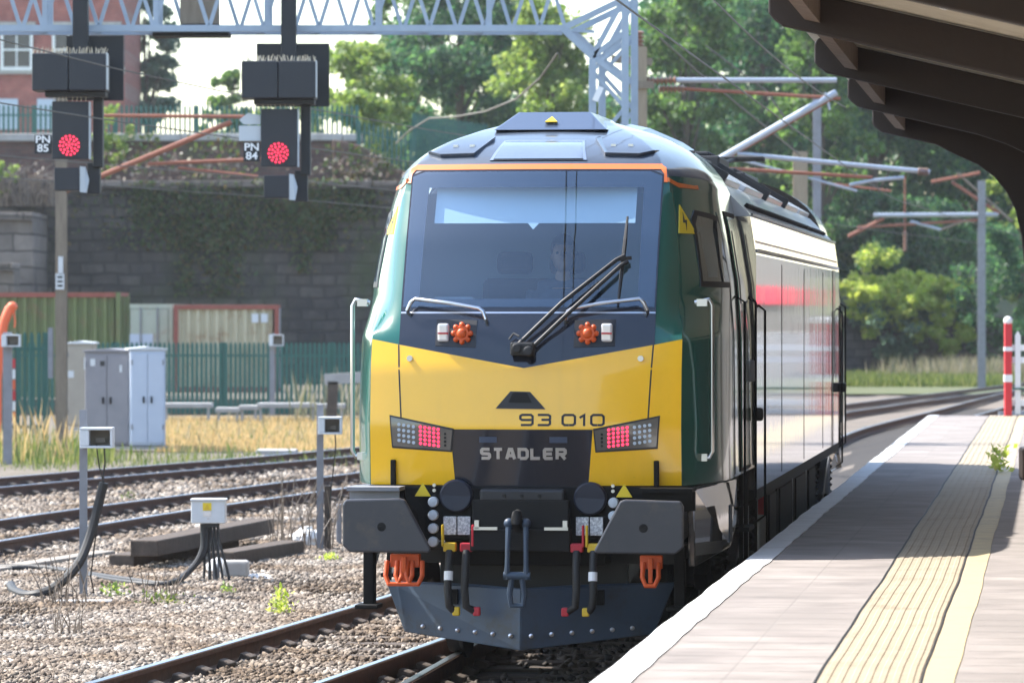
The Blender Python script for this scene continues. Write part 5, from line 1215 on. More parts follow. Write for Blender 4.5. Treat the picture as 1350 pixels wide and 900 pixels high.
def container(label, corner, yaw, L_, W_, H__, m, mend, trim, z0, end_side, ctrim=None):
    """corner: front corner between end and long side; long side runs along yaw"""
    s = thing('shipping_container', label, 'container', (corner[0], corner[1], z0)); u = Vector((math.cos(yaw), math.sin(yaw), 0)); v = Vector((-math.sin(yaw), math.cos(yaw), 0))
    c = Vector((corner[0], corner[1], z0))
    # corrugated long side (towards the camera) and ends as real folded sheet
    def corr(o, d, nrm, L_, name, mm, pitch=.28, dep=.075):
        b = MB(); pts = []; x = .06
        while x < L_ - .06:
            for a, q in ((0, 0), (.30, 0), (.42, 1), (.80, 1), (.92, 0)): 
                if x + a * pitch < L_ - .06: pts.append((x + a * pitch, q * dep))
            x += pitch
        n = len(pts); b.add([o + d * a + nrm * (q + .01) + Vector((0, 0, .15)) for a, q in pts] + [o + d * a + nrm * (q + .01) + Vector((0, 0, H__ - .12)) for a, q in pts], [(i, i + 1, n + i + 1, n + i) for i in range(n - 1)])
        return b.build(name, mm, s)
    corr(c, u, v, L_, 'side_wall', m)
    corr(c + v * W_ + u * L_, -u, -v, L_, 'rear_wall', m)
    b = MB(); b.prism([c + Vector((0, 0, H__ - .03)), c + u * L_ + Vector((0, 0, H__ - .03)), c + u * L_ + v * W_ + Vector((0, 0, H__ - .03)), c + v * W_ + Vector((0, 0, H__ - .03))], (0, 0, .03)); b.build('roof', m, s)
    for p in (c, c + u * L_, c + v * W_, c + u * L_ + v * W_):
        b = MB(); b.box(p + Vector((0, 0, H__ / 2)), (.13, .13, H__ - .002), Euler((0, 0, yaw)).to_matrix()); b.build('corner_post', ctrim or trim, s)
    for z, hh in ((.08, .15), (H__ - .07, .13)):
        for o in (c, c + v * W_):
            b = MB(); b.bar(o + u * .06 + Vector((0, 0, z)), o + u * (L_ - .06) + Vector((0, 0, z)), .08, hh); b.build('side_rail', trim if z > 1 else (ctrim or trim), s)
        for o in (c, c + u * L_):
            b = MB(); b.bar(o + v * .06 + Vector((0, 0, z)), o + v * (W_ - .06) + Vector((0, 0, z)), .08, hh); b.build('end_rail', trim, s)
    # doors on the chosen end
    o = c if end_side < 0 else c + u * L_; nr = -u if end_side < 0 else u
    for k in range(2):
        a0 = .08 + k * (W_ - .16) / 2
        b = MB(); b.prism([o + v * (a0 + .01) + Vector((0, 0, .17)), o + v * (a0 + (W_ - .16) / 2 - .01) + Vector((0, 0, .17)), o + v * (a0 + (W_ - .16) / 2 - .01) + Vector((0, 0, H__ - .15)), o + v * (a0 + .01) + Vector((0, 0, H__ - .15))], nr * .03); b.build('door', mend, s)
        for q in (.28, .72):
            a = a0 + q * (W_ - .16) / 2; b = MB(); b.cyl(o + v * a + nr * .06 + Vector((0, 0, .12)), o + v * a + nr * .06 + Vector((0, 0, H__ - .1)), .025, n=8); b.build('lock_rod', ctrim or 'post_steel', s)
    if not ctrim: b = MB(); b.prism([o + v * (W_ * .22) + nr * .035 + Vector((0, 0, H__ * .52)), o + v * (W_ * .78) + nr * .035 + Vector((0, 0, H__ * .52)), o + v * (W_ * .78) + nr * .035 + Vector((0, 0, H__ * .66)), o + v * (W_ * .22) + nr * .035 + Vector((0, 0, H__ * .66))], nr * .004); b.build('door_panel', 'cab_white', s)
    b = MB(); b.prism([c + u * .05 + v * .05 + Vector((0, 0, .12)), c + u * (L_ - .05) + v * .05 + Vector((0, 0, .12)), c + u * (L_ - .05) + v * (W_ - .05) + Vector((0, 0, .12)), c + u * .05 + v * (W_ - .05) + Vector((0, 0, .12))], (0, 0, .05)); b.build('floor', 'sleeper_wood', s)
    return s
YZ = .22
yard = MB(); yard.box((-16, 135.5, (YZ - .3) / 2), (36, 27, YZ + .3)); struct(yard.build('yard', 'ground_soil'))
container('faded green container with a pink-red top edge at the far left', (PX(158, 125) - 6.06, 124.6), R(-1.0), 6.06, 2.44, 2.92, 'cont_green', 'cont_green', 'cont_rust', YZ, 1, 'cont_green')
cc = container('cream container with rust red frame left of the locomotive', (PX(232, 133), 133.0), R(2), 2.99, 2.44, 2.60, 'cont_cream', 'cont_cream', 'cont_rust', YZ, 1)
container('pale green-grey container end with double doors between the green and cream containers', (PX(228, 133.6) - .06, 133.6), R(90), 6.06, 2.44, 2.62, 'cont_pale', 'cont_pale', 'cont_pale', YZ, -1)
for k in range(2):
    u = Vector((math.cos(R(2)), math.sin(R(2)), 0)); v = Vector((-u.y, u.x, 0)); p = Vector((PX(232, 133), 133.0, YZ)) + u * (2.35 + k * .27) - v * .02 + Vector((0, 0, 2.2))
    b = MB(); b.box(p, (.2, .02, .26), Euler((0, 0, R(2))).to_matrix()); b.build('side_notice', 'box_white', cc)

def palisade(name, label, p0, p1, h, z0, sp=.15, bay=2.75, m='fence_green'):
    p0, p1 = Vector(p0), Vector(p1); d = p1 - p0; L_ = d.length; d.normalize(); nrm = Vector((d.y, -d.x, 0)); nb = max(1, int(round(L_ / bay)))
    s = thing(name, label, 'fence', (p0.x, p0.y, z0)); base = lambda a: p0 + d * a
    for k in range(nb + 1):
        q = base(k * L_ / nb); b = MB(); b.box(Vector((q.x, q.y, q.z + h / 2)), (.12, .10, h)); b.build('post', m, s)
    for k in range(nb):
        a0, a1_ = k * L_ / nb, (k + 1) * L_ / nb; b = MB(); a = a0 + .1
        while a < a1_ - .05:
            c = base(a) - nrm * -.07
            r = d * .042
            b.prism([c - r + Vector((0, 0, .05)), c + r + Vector((0, 0, .05)), c + r + Vector((0, 0, h - .08)), c + r * .5 + Vector((0, 0, h)), c - r * .5 + Vector((0, 0, h)), c - r + Vector((0, 0, h - .08))], nrm * .02); a += sp
        for z in (.3, h - .35): b.bar(base(a0) + nrm * .045 + Vector((0, 0, z)), base(a1_) + nrm * .045 + Vector((0, 0, z)), .03, .06)
        b.build('pale_panel', m, s)
    return s
palisade('palisade_fence', 'green palisade fence at far left in front of the green container', (-14.5, 94, GZ), (-9.9, 95, GZ), 2.3, GZ)
palisade('palisade_fence', 'green palisade fence running behind the grey and white cabinets', (-13.5, 119.8, GZ), (1.0, 118.4, GZ), 1.95, GZ, .125)

# retaining wall
def wallbox(name, label, x0, x1, y0_, y1_, z0, z1, m, cop=None, cat='wall', n=1):
    s = thing(name, label, cat, ((x0 + x1) / 2, y0_, z0)); b = MB(); b.box(((x0 + x1) / 2, (y0_ + y1_) / 2, (z0 + z1) / 2), (x1 - x0, y1_ - y0_, z1 - z0)); b.build('masonry', m, s, bevel=.04)
    if cop:
        b = MB(); xx = x0
        while xx < x1 - .01:
            w_ = min(rnd.uniform(1.1, 1.5), x1 - xx); b.box((xx + w_ / 2, (y0_ + y1_) / 2 - .06, z1 + .13 + rnd.uniform(-.012, .012)), (w_ - .02, y1_ - y0_ + .3, .26)); xx += w_
        b.build('coping', cop, s, bevel=.03)
    return s
wallbox('retaining_wall', 'tall dark stone block retaining wall behind the containers', -45, 6.5, 150, 151.2, -.2, 6.75, 'stone_wall', 'stone_warm')
wallbox('stone_pier', 'weathered stone pier projecting from the retaining wall at far left', -24, PX(46, 146), 145.5, 149.95, -.2, 5.6, 'stone_warm', 'stone_warm', 'pier')
wallbox('stone_block', 'low stone block in front of the pier above the green container', -22, PX(22, 141), 140.3, 142, -.2, 3.9, 'stone_warm', 'stone_warm', 'pier')
wallbox('parapet_wall', 'set back brick parapet with pale coping above the retaining wall', -45, PX(478, 156), 155.2, 155.8, 6.8, 8.55, 'brick_dark', 'coping')
b = MB(); b.box((-25, 207, 3.4), (62, 102.5, 6.9)); struct(b.build('upper_terrace', 'turf'))
palisade('palisade_fence', 'green palisade fence along the top of the brick parapet', (-45, 156.4, 7.6), (PX(470, 156), 156.4, 7.6), 2.25, 7.6, .17)
palisade('palisade_fence', 'taller green palisade fence above the retaining wall just left of the locomotive roof', (PX(472, 154), 154, 7.0), (PX(545, 153), 153.4, 6.55), 2.2, 7.0, .17)
palisade('palisade_fence', 'dense green boarded palisade stretch behind the locomotive roof', (PX(545, 154), 154.6, 6.9), (PX(640, 154), 154.4, 6.5), 2.6, 6.9, .11)
# brick rubble bank below the sloping fence
b = MB(); pr = [PX(p_, 153) for p_ in (440, 475, 520, 560, 600)]; zz = [8.5, 8.3, 7.6, 7.0, 6.6]
b.prism([(x, 152.2, z) for x, z in zip(pr, zz)] + [(pr[-1], 152.2, 6.4), (pr[0], 152.2, 6.4)], (0, 1.0, 0)); w_ = b.build('broken_wall', 'brick_dark', bevel=.05); tag(w_, 'broken sloping stub of dark brick wall left of the locomotive roof', 'wall')

# right-hand low wall and bank
wallbox('low_wall', 'low dark stone wall below the bright bushes right of the locomotive', 10, 40, 189, 189.9, -.2, 2.25, 'low_wall', 'low_wall')
b = MB(); b.add([(8, 190, 1.8), (70, 190, 1.8), (70, 202, 4.2), (8, 202, 4.2), (70, 300, 9), (8, 300, 9), (8, 190, -.2), (70, 190, -.2), (70, 300, -.2), (8, 300, -.2)], [(0, 1, 2, 3), (3, 2, 4, 5), (6, 7, 1, 0), (1, 7, 8, 4, 2), (0, 3, 5, 9, 6), (5, 4, 8, 9), (6, 9, 8, 7)]); struct(b.build('hillside', 'turf'))
sheet('grass_verge', 6, 46, 150, 188.9, -.12, 'turf')

# brick building
bz = PZ(170, 205)
bd = thing('brick_building', 'red brick building with white sash windows at the top left', 'building', (PX(60, 205), 206, 6.8))
xr = PX(163, 205); xl = xr - 16
b = MB(); b.box(((xl + xr) / 2, 210, 12.5), (xr - xl, 9, 11.4)); b.build('wall', 'brick_red', bd)
b = MB(); b.box(((xl + xr) / 2, 205.44, PZ(92, 205)), (xr - xl, .14, .35)); b.build('string_course', 'coping', bd)
for (wx, wy) in ((22, 66), (90, 66), (135, 66), (22, -60), (90, -60), (135, -60)):
    c = P(wx, wy, 205.4); 
    b = MB(); ww, hh = 1.35, 1.75
    for dx in (-ww / 2, ww / 2, 0): b.box(c + Vector((dx, 0, 0)), (.13 if dx else .06, .12, hh))
    for dz in (-hh / 2, hh / 2, 0): b.box(c + Vector((0, -.003, dz)), (ww + .13, .12, .13 if dz else .08))
    f = b.build('window_frame', 'white_paint', bd)
    b = MB(); b.box(c + Vector((0, .05, 0)), (ww, .04, hh)); b.build('pane', 'window_dark', f, local=False)
    if True:
        o = f.children[0]; o.location = -f.location if False else (0, 0, 0)
    b = MB(); b.box(c + Vector((0, -.05, hh / 2 + .25)), (ww + .4, .2, .3)); b.build('lintel', 'coping', bd)
b = MB(); b.box((PX(140, 205), 205.3, PZ(60, 205)), (1.6, .12, 1.9)); b.build('shutter', 'slate', bd)
for x_ in (5, 65): 
    b = MB(); b.box((PX(x_, 205), 205.42, PZ(150, 205)), (1.2, .1, 1.4)); b.build('lower_window', 'cab_white', bd)
b = MB(); b.prism([(xl - .4, 205.2, 18.2), (xr + .4, 205.2, 18.2), (xr - 2, 210, 21.5), (xl + 2, 210, 21.5)], (0, 9.5, 0)); b.build('roof', 'slate', bd)

# small location boxes on posts
def sign_post(label, px, py_base, py_top, w, bx0, by0, bx1, by1, Y=None, m='post_steel', z=GZ):
    Y = Y or ground_Y(py_base, z); x = PX(px, Y); s = thing('marker_post', label, 'marker post', (x, Y, z), 'grey posts with small white boxes')
    zt_ = PZ(py_top, Y); b = MB(); b.box((x, Y, (z + zt_) / 2), (w, w * .6, zt_ - z)); b.build('post', m, s)
    p0, p1 = P(bx0, by0, Y - .12), P(bx1, by1, Y - .12); c = (p0 + p1) / 2; ww, hh = abs(p1.x - p0.x), abs(p0.z - p1.z)
    b = MB(); t_ = .022
    b.box((c.x, Y - .04, c.z), (ww, .03, hh))
    for dz in (-hh / 2 + t_ / 2, hh / 2 - t_ / 2): b.box((c.x, Y - .16, c.z + dz), (ww, .22, t_))
    b.box((c.x - ww / 2 + ww * .14, Y - .158, c.z), (ww * .28, .215, hh - 2 * t_ - .004)); b.box((c.x + ww / 2 - t_ / 2, Y - .158, c.z), (t_, .215, hh - 2 * t_ - .004))
    b.build('box', 'box_white', s, bevel=.004)
    b = MB(); b.box((c.x + ww * .13, Y - .08, c.z), (ww * .7, .04, hh * .7)); b.box((c.x + ww * .10, Y - .12, c.z - hh * .12), (ww * .3, .06, hh * .25)); b.build('box_recess', 'box_slot', s)
    b = MB(); b.tube([(c.x + ww * .2, Y - .1, c.z - hh / 2), (c.x + ww * .22, Y - .08, c.z - hh * 1.2), (x + w, Y - .05, z + .2), (x + w * 1.5, Y - .02, z)], .008, 6); b.build('box_cable', 'rubber', s)
    return s
sign_post('near grey post with white slotted box, right of the black cables', 110, 787, 540, .072, 107, 563, 150, 590)
sign_post('grey post with small white box close to the left side of the locomotive', 422, 727, 533, .075, 420, 549, 451, 572)
sign_post('post with white box in front of the dark wall, left of the green fence end', 359, 548, 440, .14, 355, 441, 374, 456, Y=116)
sign_post('slim post with white box at the extreme left edge', 10, 612, 438, .16, 3, 441, 27, 457, Y=ground_Y(612))
b = MB(); Y = ground_Y(640)
# low grey cable troughs
Yt = 112
for k, (a, c_, yy, lab) in enumerate(((216, 280, 540, 'long flat grey concrete slab right of the white cabinet'), (285, 318, 546, 'short grey concrete slab on legs, leftmost of three by the fence'), (316, 342, 543, 'small grey slab on legs between two longer slabs by the fence'), (340, 418, 540, 'long grey slab on legs in front of the green fence'), (418, 455, 541, 'grey slab on legs beside the timber stub near the locomotive'))):
    x0, x1 = PX(a, Yt), PX(c_, Yt); zt_ = PZ(yy - 6, Yt) ; s = thing('concrete_slab', lab, 'slab', ((x0 + x1) / 2, Yt, -.2), 'grey slabs along the fence')
    b = MB(); b.box(((x0 + x1) / 2, Yt, zt_), (x1 - x0, .8, .12)); b.build('top', 'concrete', s, bevel=.015)
    b = MB(); n_ = max(2, int((x1 - x0) / .5))
    for q in range(n_):
        xx = x0 + .08 + (x1 - x0 - .16) * q / (n_ - 1); b.box((xx, Yt - .3, (zt_ - .26) / 2), (.07, .07, zt_ + .14))
    b.build('legs', 'concrete', s)
Yt = 79.5
s = thing('concrete_slab', 'flat concrete trough lid lying beside the far track', 'slab', (PX(370, Yt), Yt + 2, -.2))
b = MB(); b.box((PX(365, 84), 84, -.10), (.75, .9, .14)); b.build('top', 'concrete', s, bevel=.015)
tb = thing('timber_stub', 'weathered timber buffer stub beside the fence, left of the grab rail', 'timber', (PX(452, 108), 108, -.2))
b = MB(); b.box((PX(438, 108), 108, .35), (.25, .3, 1.1), (0, .05, 0)); b.build('stump', 'sleeper_wood', tb); b = MB(); b.bar(P(428, 500, 108), P(478, 497, 108), .3, .25); b.build('beam', 'concrete', tb)

# foreground: cable box, cables, sleepers
Yb = ground_Y(768)
bxx = thing('cable_box', 'white junction box with yellow warning label standing on cables between the tracks', 'junction box', (PX(278, Yb), Yb, GZ))
p0, p1 = P(253, 658, Yb), P(298, 689, Yb); c = (p0 + p1) / 2
b = MB(); b.box(c, (p1.x - p0.x, .24, p0.z - p1.z)); b.build('case', 'box_white', bxx, bevel=.012)
b = MB(); b.box(c + Vector((0, -.005, (p0.z - p1.z) / 2)), (p1.x - p0.x + .015, .26, .02)); b.build('lid', 'box_white', bxx, bevel=.006)
b = MB(); b.box(c + Vector((-.01, -.123, .05)), (.085, .006, .075)); b.build('warning_label', 'warn_yellow', bxx)
b = MB(); b.prism([c + Vector((-.035, -.127, .025)), c + Vector((.015, -.127, .025)), c + Vector((-.01, -.127, .075))], (0, -.003, 0)); b.build('label_symbol', 'cock_yellow', bxx)
b = MB(); b.box(c + Vector((-.01, -.123, -.02)), (.08, .005, .05)); b.box(c + Vector((0, -.123, -.065)), (.02, .006, .02)); b.build('lower_label', 'lamp_clear', bxx)
b = MB(); b.box(c + Vector((.02, 0, -(p0.z - p1.z) / 2 - .02)), (.16, .16, .04)); b.build('gland_plate', 'rubber', bxx)
b = MB()
for k in range(3): b.box((c.x + .0 + k * .045, Yb + .05, (GZ + p1.z) / 2), (.022, .03, p1.z - GZ))
b.build('leg', 'post_steel', bxx)
b = MB()
for k in range(5):
    x = c.x - .05 + k * .035
    b.tube([(x, Yb - .02, p1.z - .02), (x + .005, Yb - .04, p1.z - .15), (x + .01 + .02 * k, Yb - .05, GZ + .15), (x + .03 * k, Yb - .08, GZ + .01)], .014, 7)
b.build('cable_tail', 'rubber', bxx, smooth=True)
def cable(label, pts, r, Y=None, m='rubber'):
    def q(x, y, dy=0):
        Yg = ground_Y(y) if dy == 0 else dy; return P(x, y, Yg) + Vector((0, 0, r))
    P_ = [Vector(p) for p in pts]; out = []
    for i in range(len(P_) - 1):
        a0, a, b_, b1 = P_[max(i - 1, 0)], P_[i], P_[i + 1], P_[min(i + 2, len(P_) - 1)]
        for t in (0, .2, .4, .6, .8): out.append(.5 * ((2 * a) + (b_ - a0) * t + (2 * a0 - 5 * a + 4 * b_ - b1) * t * t + (3 * a - a0 - 3 * b_ + b1) * t ** 3))
    out.append(P_[-1]); bb2 = MB(); bb2.tube(out, r, 9); return tag(bb2.build('cable', m, smooth=True), label, 'cable', 'black cables between the tracks')
gp = lambda px, py, up=0.0: P(px, py, ground_Y(py)) + Vector((0, 0, up))
for k in range(2):
    cable(['thick black cable curving from under the white box across the ballast', 'second black cable alongside the thick one under the white box'][k],
          [P(268 + 4 * k, 690, Yb - .03), P(267 + 4 * k, 725, Yb - .06), P(250, 752, Yb - .2), gp(222, 776, .05), gp(170, 771 + 3 * k, .05), gp(118, 762 + 2 * k, .04), gp(60, 755, .05), gp(0, 753 + 2 * k, .05), gp(-60, 753, .04)], .032 - .006 * k)
Yk = ground_Y(790)
cable('thick cable end rising upright behind the near grey post', [P(137, 636, Yk + .3), P(128, 672, Yk + .3), P(117, 712, Yk + .25), P(100, 748, Yk + .1), P(70, 775, Yk), gp(40, 790, .04), gp(20, 786, .05), gp(14, 779, .06)], .045)
cable('thin wire dangling above the upright cable end', [P(127, 585, Yk + .2), P(131, 615, Yk + .25), P(137, 636, Yk + .3)], .006)
def sleeper_block(label, pa, pb, w, h, z0=GZ, yaw_up=0.0, m='sleeper_wood'):
    b = MB(); a, c_ = Vector(pa), Vector(pb); b.bar(a + Vector((0, 0, h / 2)), c_ + Vector((0, 0, h / 2)), w, h); o = b.build('timber_sleeper', m, bevel=.015); return tag(o, label, 'sleeper', 'old timber sleepers lying between the tracks')
def gz(px, Y, z): return Vector((PX(px, Y), Y, z))
sleeper_block('big dark sleeper on top of the stack left of the white box', gz(190, 46.2, GZ + .15), gz(345, 51.2, GZ + .15), .30, .17)
sleeper_block('lower dark sleeper under the big one in the stack', gz(160, 46.6, GZ), gz(300, 50.2, GZ), .28, .15)
sleeper_block('brown sleeper lying behind the stone block right of the cables', gz(292, 46.8, GZ), gz(385, 49.2, GZ), .28, .17)
sleeper_block('flat grey plank lying at the left edge under the black cables', gz(-20, 45.4, GZ), gz(140, 49.0, GZ), .22, .07, m='sleeper_concrete')
b = MB(); b.box(P(311, 752, Yb + .6) + Vector((0, 0, .02)), (.26, .25, .17)); tag(b.build('stone_block', 'concrete', bevel=.03), 'small grey concrete block beside the cables under the white box', 'block')
b = MB(); b.box(gp(110, 797, .02), (.52, .22, .05)); tag(b.build('base_plate', 'concrete', bevel=.008), 'flat pale plate on the ballast at the foot of the near grey post', 'plate')
b = MB(); b.box(gp(8, 875, .02), (.16, .3, .03), (0, 0, .4)); tag(b.build('plastic_scrap', 'bag_white', bevel=.006), 'white scrap on the ballast at the lower left edge', 'litter')
b = MB(); b.box(gp(233, 637, .02), (.6, .16, .04), (0, 0, .05)); tag(b.build('wood_scrap', 'cont_cream', bevel=.01), 'pale pinkish board lying between the two rusty tracks', 'board')
def bag(label, c, r, sq, seed):
    q = random.Random(seed); b = MB(); b.ball(c, r, 16, 12, sq); o = b.build('plastic_bag', 'bag_white', smooth=True)
    for v in o.data.vertices: v.co += Vector((q.uniform(-1, 1), q.uniform(-1, 1), q.uniform(-1, 1))) * r * .16
    return tag(o, label, 'bag')
bag('crumpled white bag on the ballast beside the grey post near the locomotive', gp(404, 722, .10), .15, (1.1, .8, .9), 2)
bag('white plastic sheet under the junction box cables', gp(288, 756, .05), .13, (1, .7, .8), 5)
bag('flat white rag right of the grey block', gp(335, 763, .01), .13, (1.5, 1, .25), 8)
Ys = ground_Y(727)
b = MB(); b.box((PX(432, Ys), Ys, (GZ + PZ(640, Ys)) / 2), (.075, .075, PZ(640, Ys) - GZ)); tag(b.build('stump_post', 'sleeper_wood', bevel=.01), 'short dark post right of the grey post near the locomotive', 'post')
b = MB(); b.box((PX(447, Ys + 1), Ys + 1, (GZ + PZ(664, Ys + 1)) / 2), (.06, .06, PZ(664, Ys + 1) - GZ)); tag(b.build('stump_post', 'post_steel', bevel=.01), 'shorter dark stub touching the buffer at its left', 'post')
# orange arm and barrier behind the fence
ar = thing('orange_hoist', 'orange goose-neck arm with hook rising behind the fence at the left edge', 'hoist', (PX(-4, 93), 93, GZ))
b = MB(); b.tube([P(-6, 600, 93), P(-5, 500, 93), P(0, 450, 93), P(5, 425, 93), P(12, 408, 93), P(17, 402, 93)], [.13, .12, .11, .10, .10, .09], 12); b.build('arm', 'hiviz', ar, smooth=True)
b = MB(); b.ball(P(16, 404, 93), .115, 12, 10, (1, .9, .85)); b.build('arm_head', 'hiviz', ar, smooth=True)
b = MB(); b.tube([P(18, 408, 93), P(20, 425, 93), P(19, 432, 93)], .02, 6); b.build('hook', 'hiviz', ar)
br_ = thing('safety_barrier', 'red and white striped barrier boards behind the green fence at the left edge', 'barrier', (PX(4, 97), 97, GZ))
for k in range(6):
    b = MB(); b.box(P(5, 479 + 14 * k, 97), (.5, .05, .20)); b.build('board', ['barrier_red', 'white_paint', 'hiviz'][k % 3], br_)
for q in (-10, 19):
    b = MB(); b.box((PX(q, 97), 97.06, .6), (.06, .06, 1.55)); b.build('post', 'post_steel', br_)

# ================================================================== VEGETATION
def leaf_cloud(centers, radii, n_each, size, seed, flat=.75):
    r_ = np.random.RandomState(seed); V = []
    for c, rad, n_ in zip(centers, radii, n_each):
        d = r_.normal(size=(n_, 3)); d /= np.linalg.norm(d, axis=1)[:, None]
        rr = rad * (.15 + 1.15 * r_.rand(n_) ** .7); p = np.array(c) + d * rr[:, None] * np.array([1, 1, flat])
        a = r_.normal(size=(n_, 3)); a /= np.linalg.norm(a, axis=1)[:, None]
        b_ = np.cross(a, r_.normal(size=(n_, 3))); b_ /= np.linalg.norm(b_, axis=1)[:, None]
        s = size * (.5 + r_.rand(n_))[:, None]
        V.append(np.stack([p - a * s * .5, p + b_ * s * .32, p + a * s * .5, p - b_ * s * .32], 1))
    V = np.concatenate(V); return V.reshape(-1, 3), np.arange(len(V) * 4).reshape(-1, 4)
def tree(name, label, base, h, w, m, seed, leaf=.28, dens=1.0, low=.15, cat='tree', nclump=46, group=None, trunk=True):
    r_ = np.random.RandomState(seed); s = thing(name, label, cat, base, group); cs = []; rd = []; ne = []; nclump = int(nclump * 1.9)
    for k in range(nclump):
        zf = low + (1 - low) * r_.rand() ** .85; prof = math.sin(math.pi * min(1, (zf - low * .6) / (1.08 - low * .6))) ** .6
        a = r_.rand() * 6.283; rr = w * .5 * prof * (r_.rand() ** .5); cs.append((rr * math.cos(a), rr * math.sin(a), zf * h)); q = w * (.06 + .09 * r_.rand()); rd.append(q); ne.append(int(85 * dens * (q / (w * .105)) ** 1.6))
    V, F_ = leaf_cloud(cs, rd, ne, leaf, seed + 1)
    o = quads_object('crown', V, F_, m, s)
    if trunk:
        b = MB(); b.tube([(0, 0, -.3), (.05, 0, h * .25), (-.05, .05, h * .5), (0, 0, h * .82)], [w * .035 + .06, w * .028 + .04, w * .018 + .02, .03], 9)
        for k in range(0, nclump, 7):
            c = Vector(cs[k]); z = max(.15 * h, c.z * .55); b.tube([(0, 0, z), (c.x * .5, c.y * .5, (z + c.z) / 2 + .2), tuple(c)], [.10, .06, .02], 6)
        b.build('trunk', 'bark', s, local=True, smooth=True)
    return s
def T(label, px, py_top, Y, wpx, m, seed, z0=6.8, **k):
    x = PX(px, Y); return tree('tree', label, (x, Y, z0), PZ(py_top, Y) - z0, wpx / F_PX * Y, m, seed, group='trees behind the railway', **k)
T('blue-green tree right behind the brick building', 192, -60, 215, 95, 'leaf_blue', 11, leaf=.30, dens=1.3, low=.05)
T('low pale tree left of the second signal', 300, 92, 200, 75, 'leaf_mid', 12, leaf=.25, low=.02, nclump=30)
T('small pale green tree behind the second signal', 385, 110, 205, 110, 'leaf_light', 25, leaf=.25, low=.02, nclump=30)
T('sunlit yellow-green tree over the green fence', 478, 62, 190, 130, 'leaf_light', 13, leaf=.26, low=.0, dens=1.2)
T('big dark green tree above the locomotive roof', 606, -90, 195, 190, 'leaf_dark', 14, leaf=.28, dens=1.7, low=.0, nclump=60)
T('light green tree left of the big dark one, behind the gantry', 540, -20, 205, 130, 'leaf_mid', 15, leaf=.26, low=.0, dens=1.2)
T('bright green tree behind the lattice mast', 725, 5, 186, 150, 'leaf_light', 16, leaf=.26, low=.0, dens=1.5, nclump=55)
T('mid green tree between lattice mast and dark tree', 660, -20, 215, 140, 'leaf_mid', 17, leaf=.28, low=.0, dens=1.2)
T('sunlit green tree right of the lattice mast', 905, -60, 192, 150, 'leaf_mid', 18, z0=3.5, leaf=.28, low=.0, dens=1.7, nclump=60)
T('large dark tree behind the overhead line tubes', 1010, -130, 205, 240, 'leaf_dark', 19, z0=3.5, leaf=.30, dens=2.2, low=.0, nclump=70)
T('dark spreading tree behind the canopy beam ends', 1150, -60, 210, 240, 'leaf_dark', 20, z0=4.0, leaf=.30, dens=2.2, low=.0, nclump=70)
T('dark tree at right behind the far mast', 1290, 20, 215, 230, 'leaf_dark', 21, z0=4.0, leaf=.30, dens=2.2, low=.0, nclump=64)
T('dark green tree low behind the locomotive roof', 860, 120, 200, 170, 'leaf_dark', 22, z0=3.0, leaf=.28, low=.0, dens=1.6)
T('mid green tree filling between the dark trees', 1085, 20, 196, 140, 'leaf_mid', 23, z0=3.0, leaf=.26, low=.0, dens=1.3)
T('pale tree at the right edge under the canopy', 1345, 150, 192, 90, 'leaf_light', 24, z0=3.0, leaf=.24, low=.0)
def bush(label, px, py_top, py_bot, Y, wpx, m, seed, leaf=.2, dens=1.2, n=26):
    zb_ = PZ(py_bot, Y); return tree('bush', label, (PX(px, Y), Y, zb_), PZ(py_top, Y) - zb_, wpx / F_PX * Y, m, seed, leaf, dens, 0.0, 'bush', n, 'bushes', False)
bush('tall sunlit bush right beside the locomotive tail', 1150, 318, 440, 187.5, 85, 'leaf_lime', 31)
bush('sunlit bush spilling over the low stone wall', 1206, 362, 445, 187.6, 85, 'leaf_lime', 32)
bush('rightmost sunlit bush on the low wall, left of the far mast', 1258, 365, 470, 187.4, 75, 'leaf_lime', 33)
bush('greyish shrub between the sunlit bushes and the wall', 1180, 400, 470, 188, 120, 'leaf_blue', 34)
bush('dark bush behind the far mast', 1320, 300, 520, 186, 120, 'leaf_dark', 35, n=34)
bush('dark undergrowth bush above the low wall left part', 1140, 260, 400, 195, 120, 'leaf_dark', 36, n=34, dens=1.8)
bush('dark undergrowth bush above the low wall middle part', 1220, 270, 400, 196, 130, 'leaf_dark', 37, n=34, dens=1.8)
bush('yellowish bush on the parapet behind the number plate PN 85', 145, 140, 235, 154.5, 60, 'leaf_light', 38, leaf=.14, dens=.5, n=16)
bush('yellow-green bush in front of the upper fence left of the dark tree', 475, 125, 175, 158, 80, 'leaf_light', 39, leaf=.18)
bush('small green bush on the ledge at the far left edge', 0, 210, 260, 149, 50, 'leaf_light', 40, leaf=.14, dens=.5, n=12)
r_ = np.random.RandomState(91); nW = 30000; px_ = 560 + 840 * r_.rand(nW); Yw = 222 + 14 * r_.rand(nW); zt_w = 20 + 2.5 * np.sin(px_ * .021) + 1.5 * np.sin(px_ * .06); zw = 2.5 + (zt_w - 2.5) * r_.rand(nW); ok = (px_ > 820) | (zw < 13 + 1.2 * np.sin(px_ * .05)); px_, Yw, zw = px_[ok], Yw[ok], zw[ok]; nW = len(px_)
p = np.stack([(px_ - CX) / F_PX * Yw, Yw, zw], 1); a = r_.normal(size=(nW, 3)); a /= np.linalg.norm(a, axis=1)[:, None]; b_ = np.cross(a, r_.normal(size=(nW, 3))); b_ /= np.linalg.norm(b_, axis=1)[:, None]; s = .55 * (.5 + r_.rand(nW))[:, None]
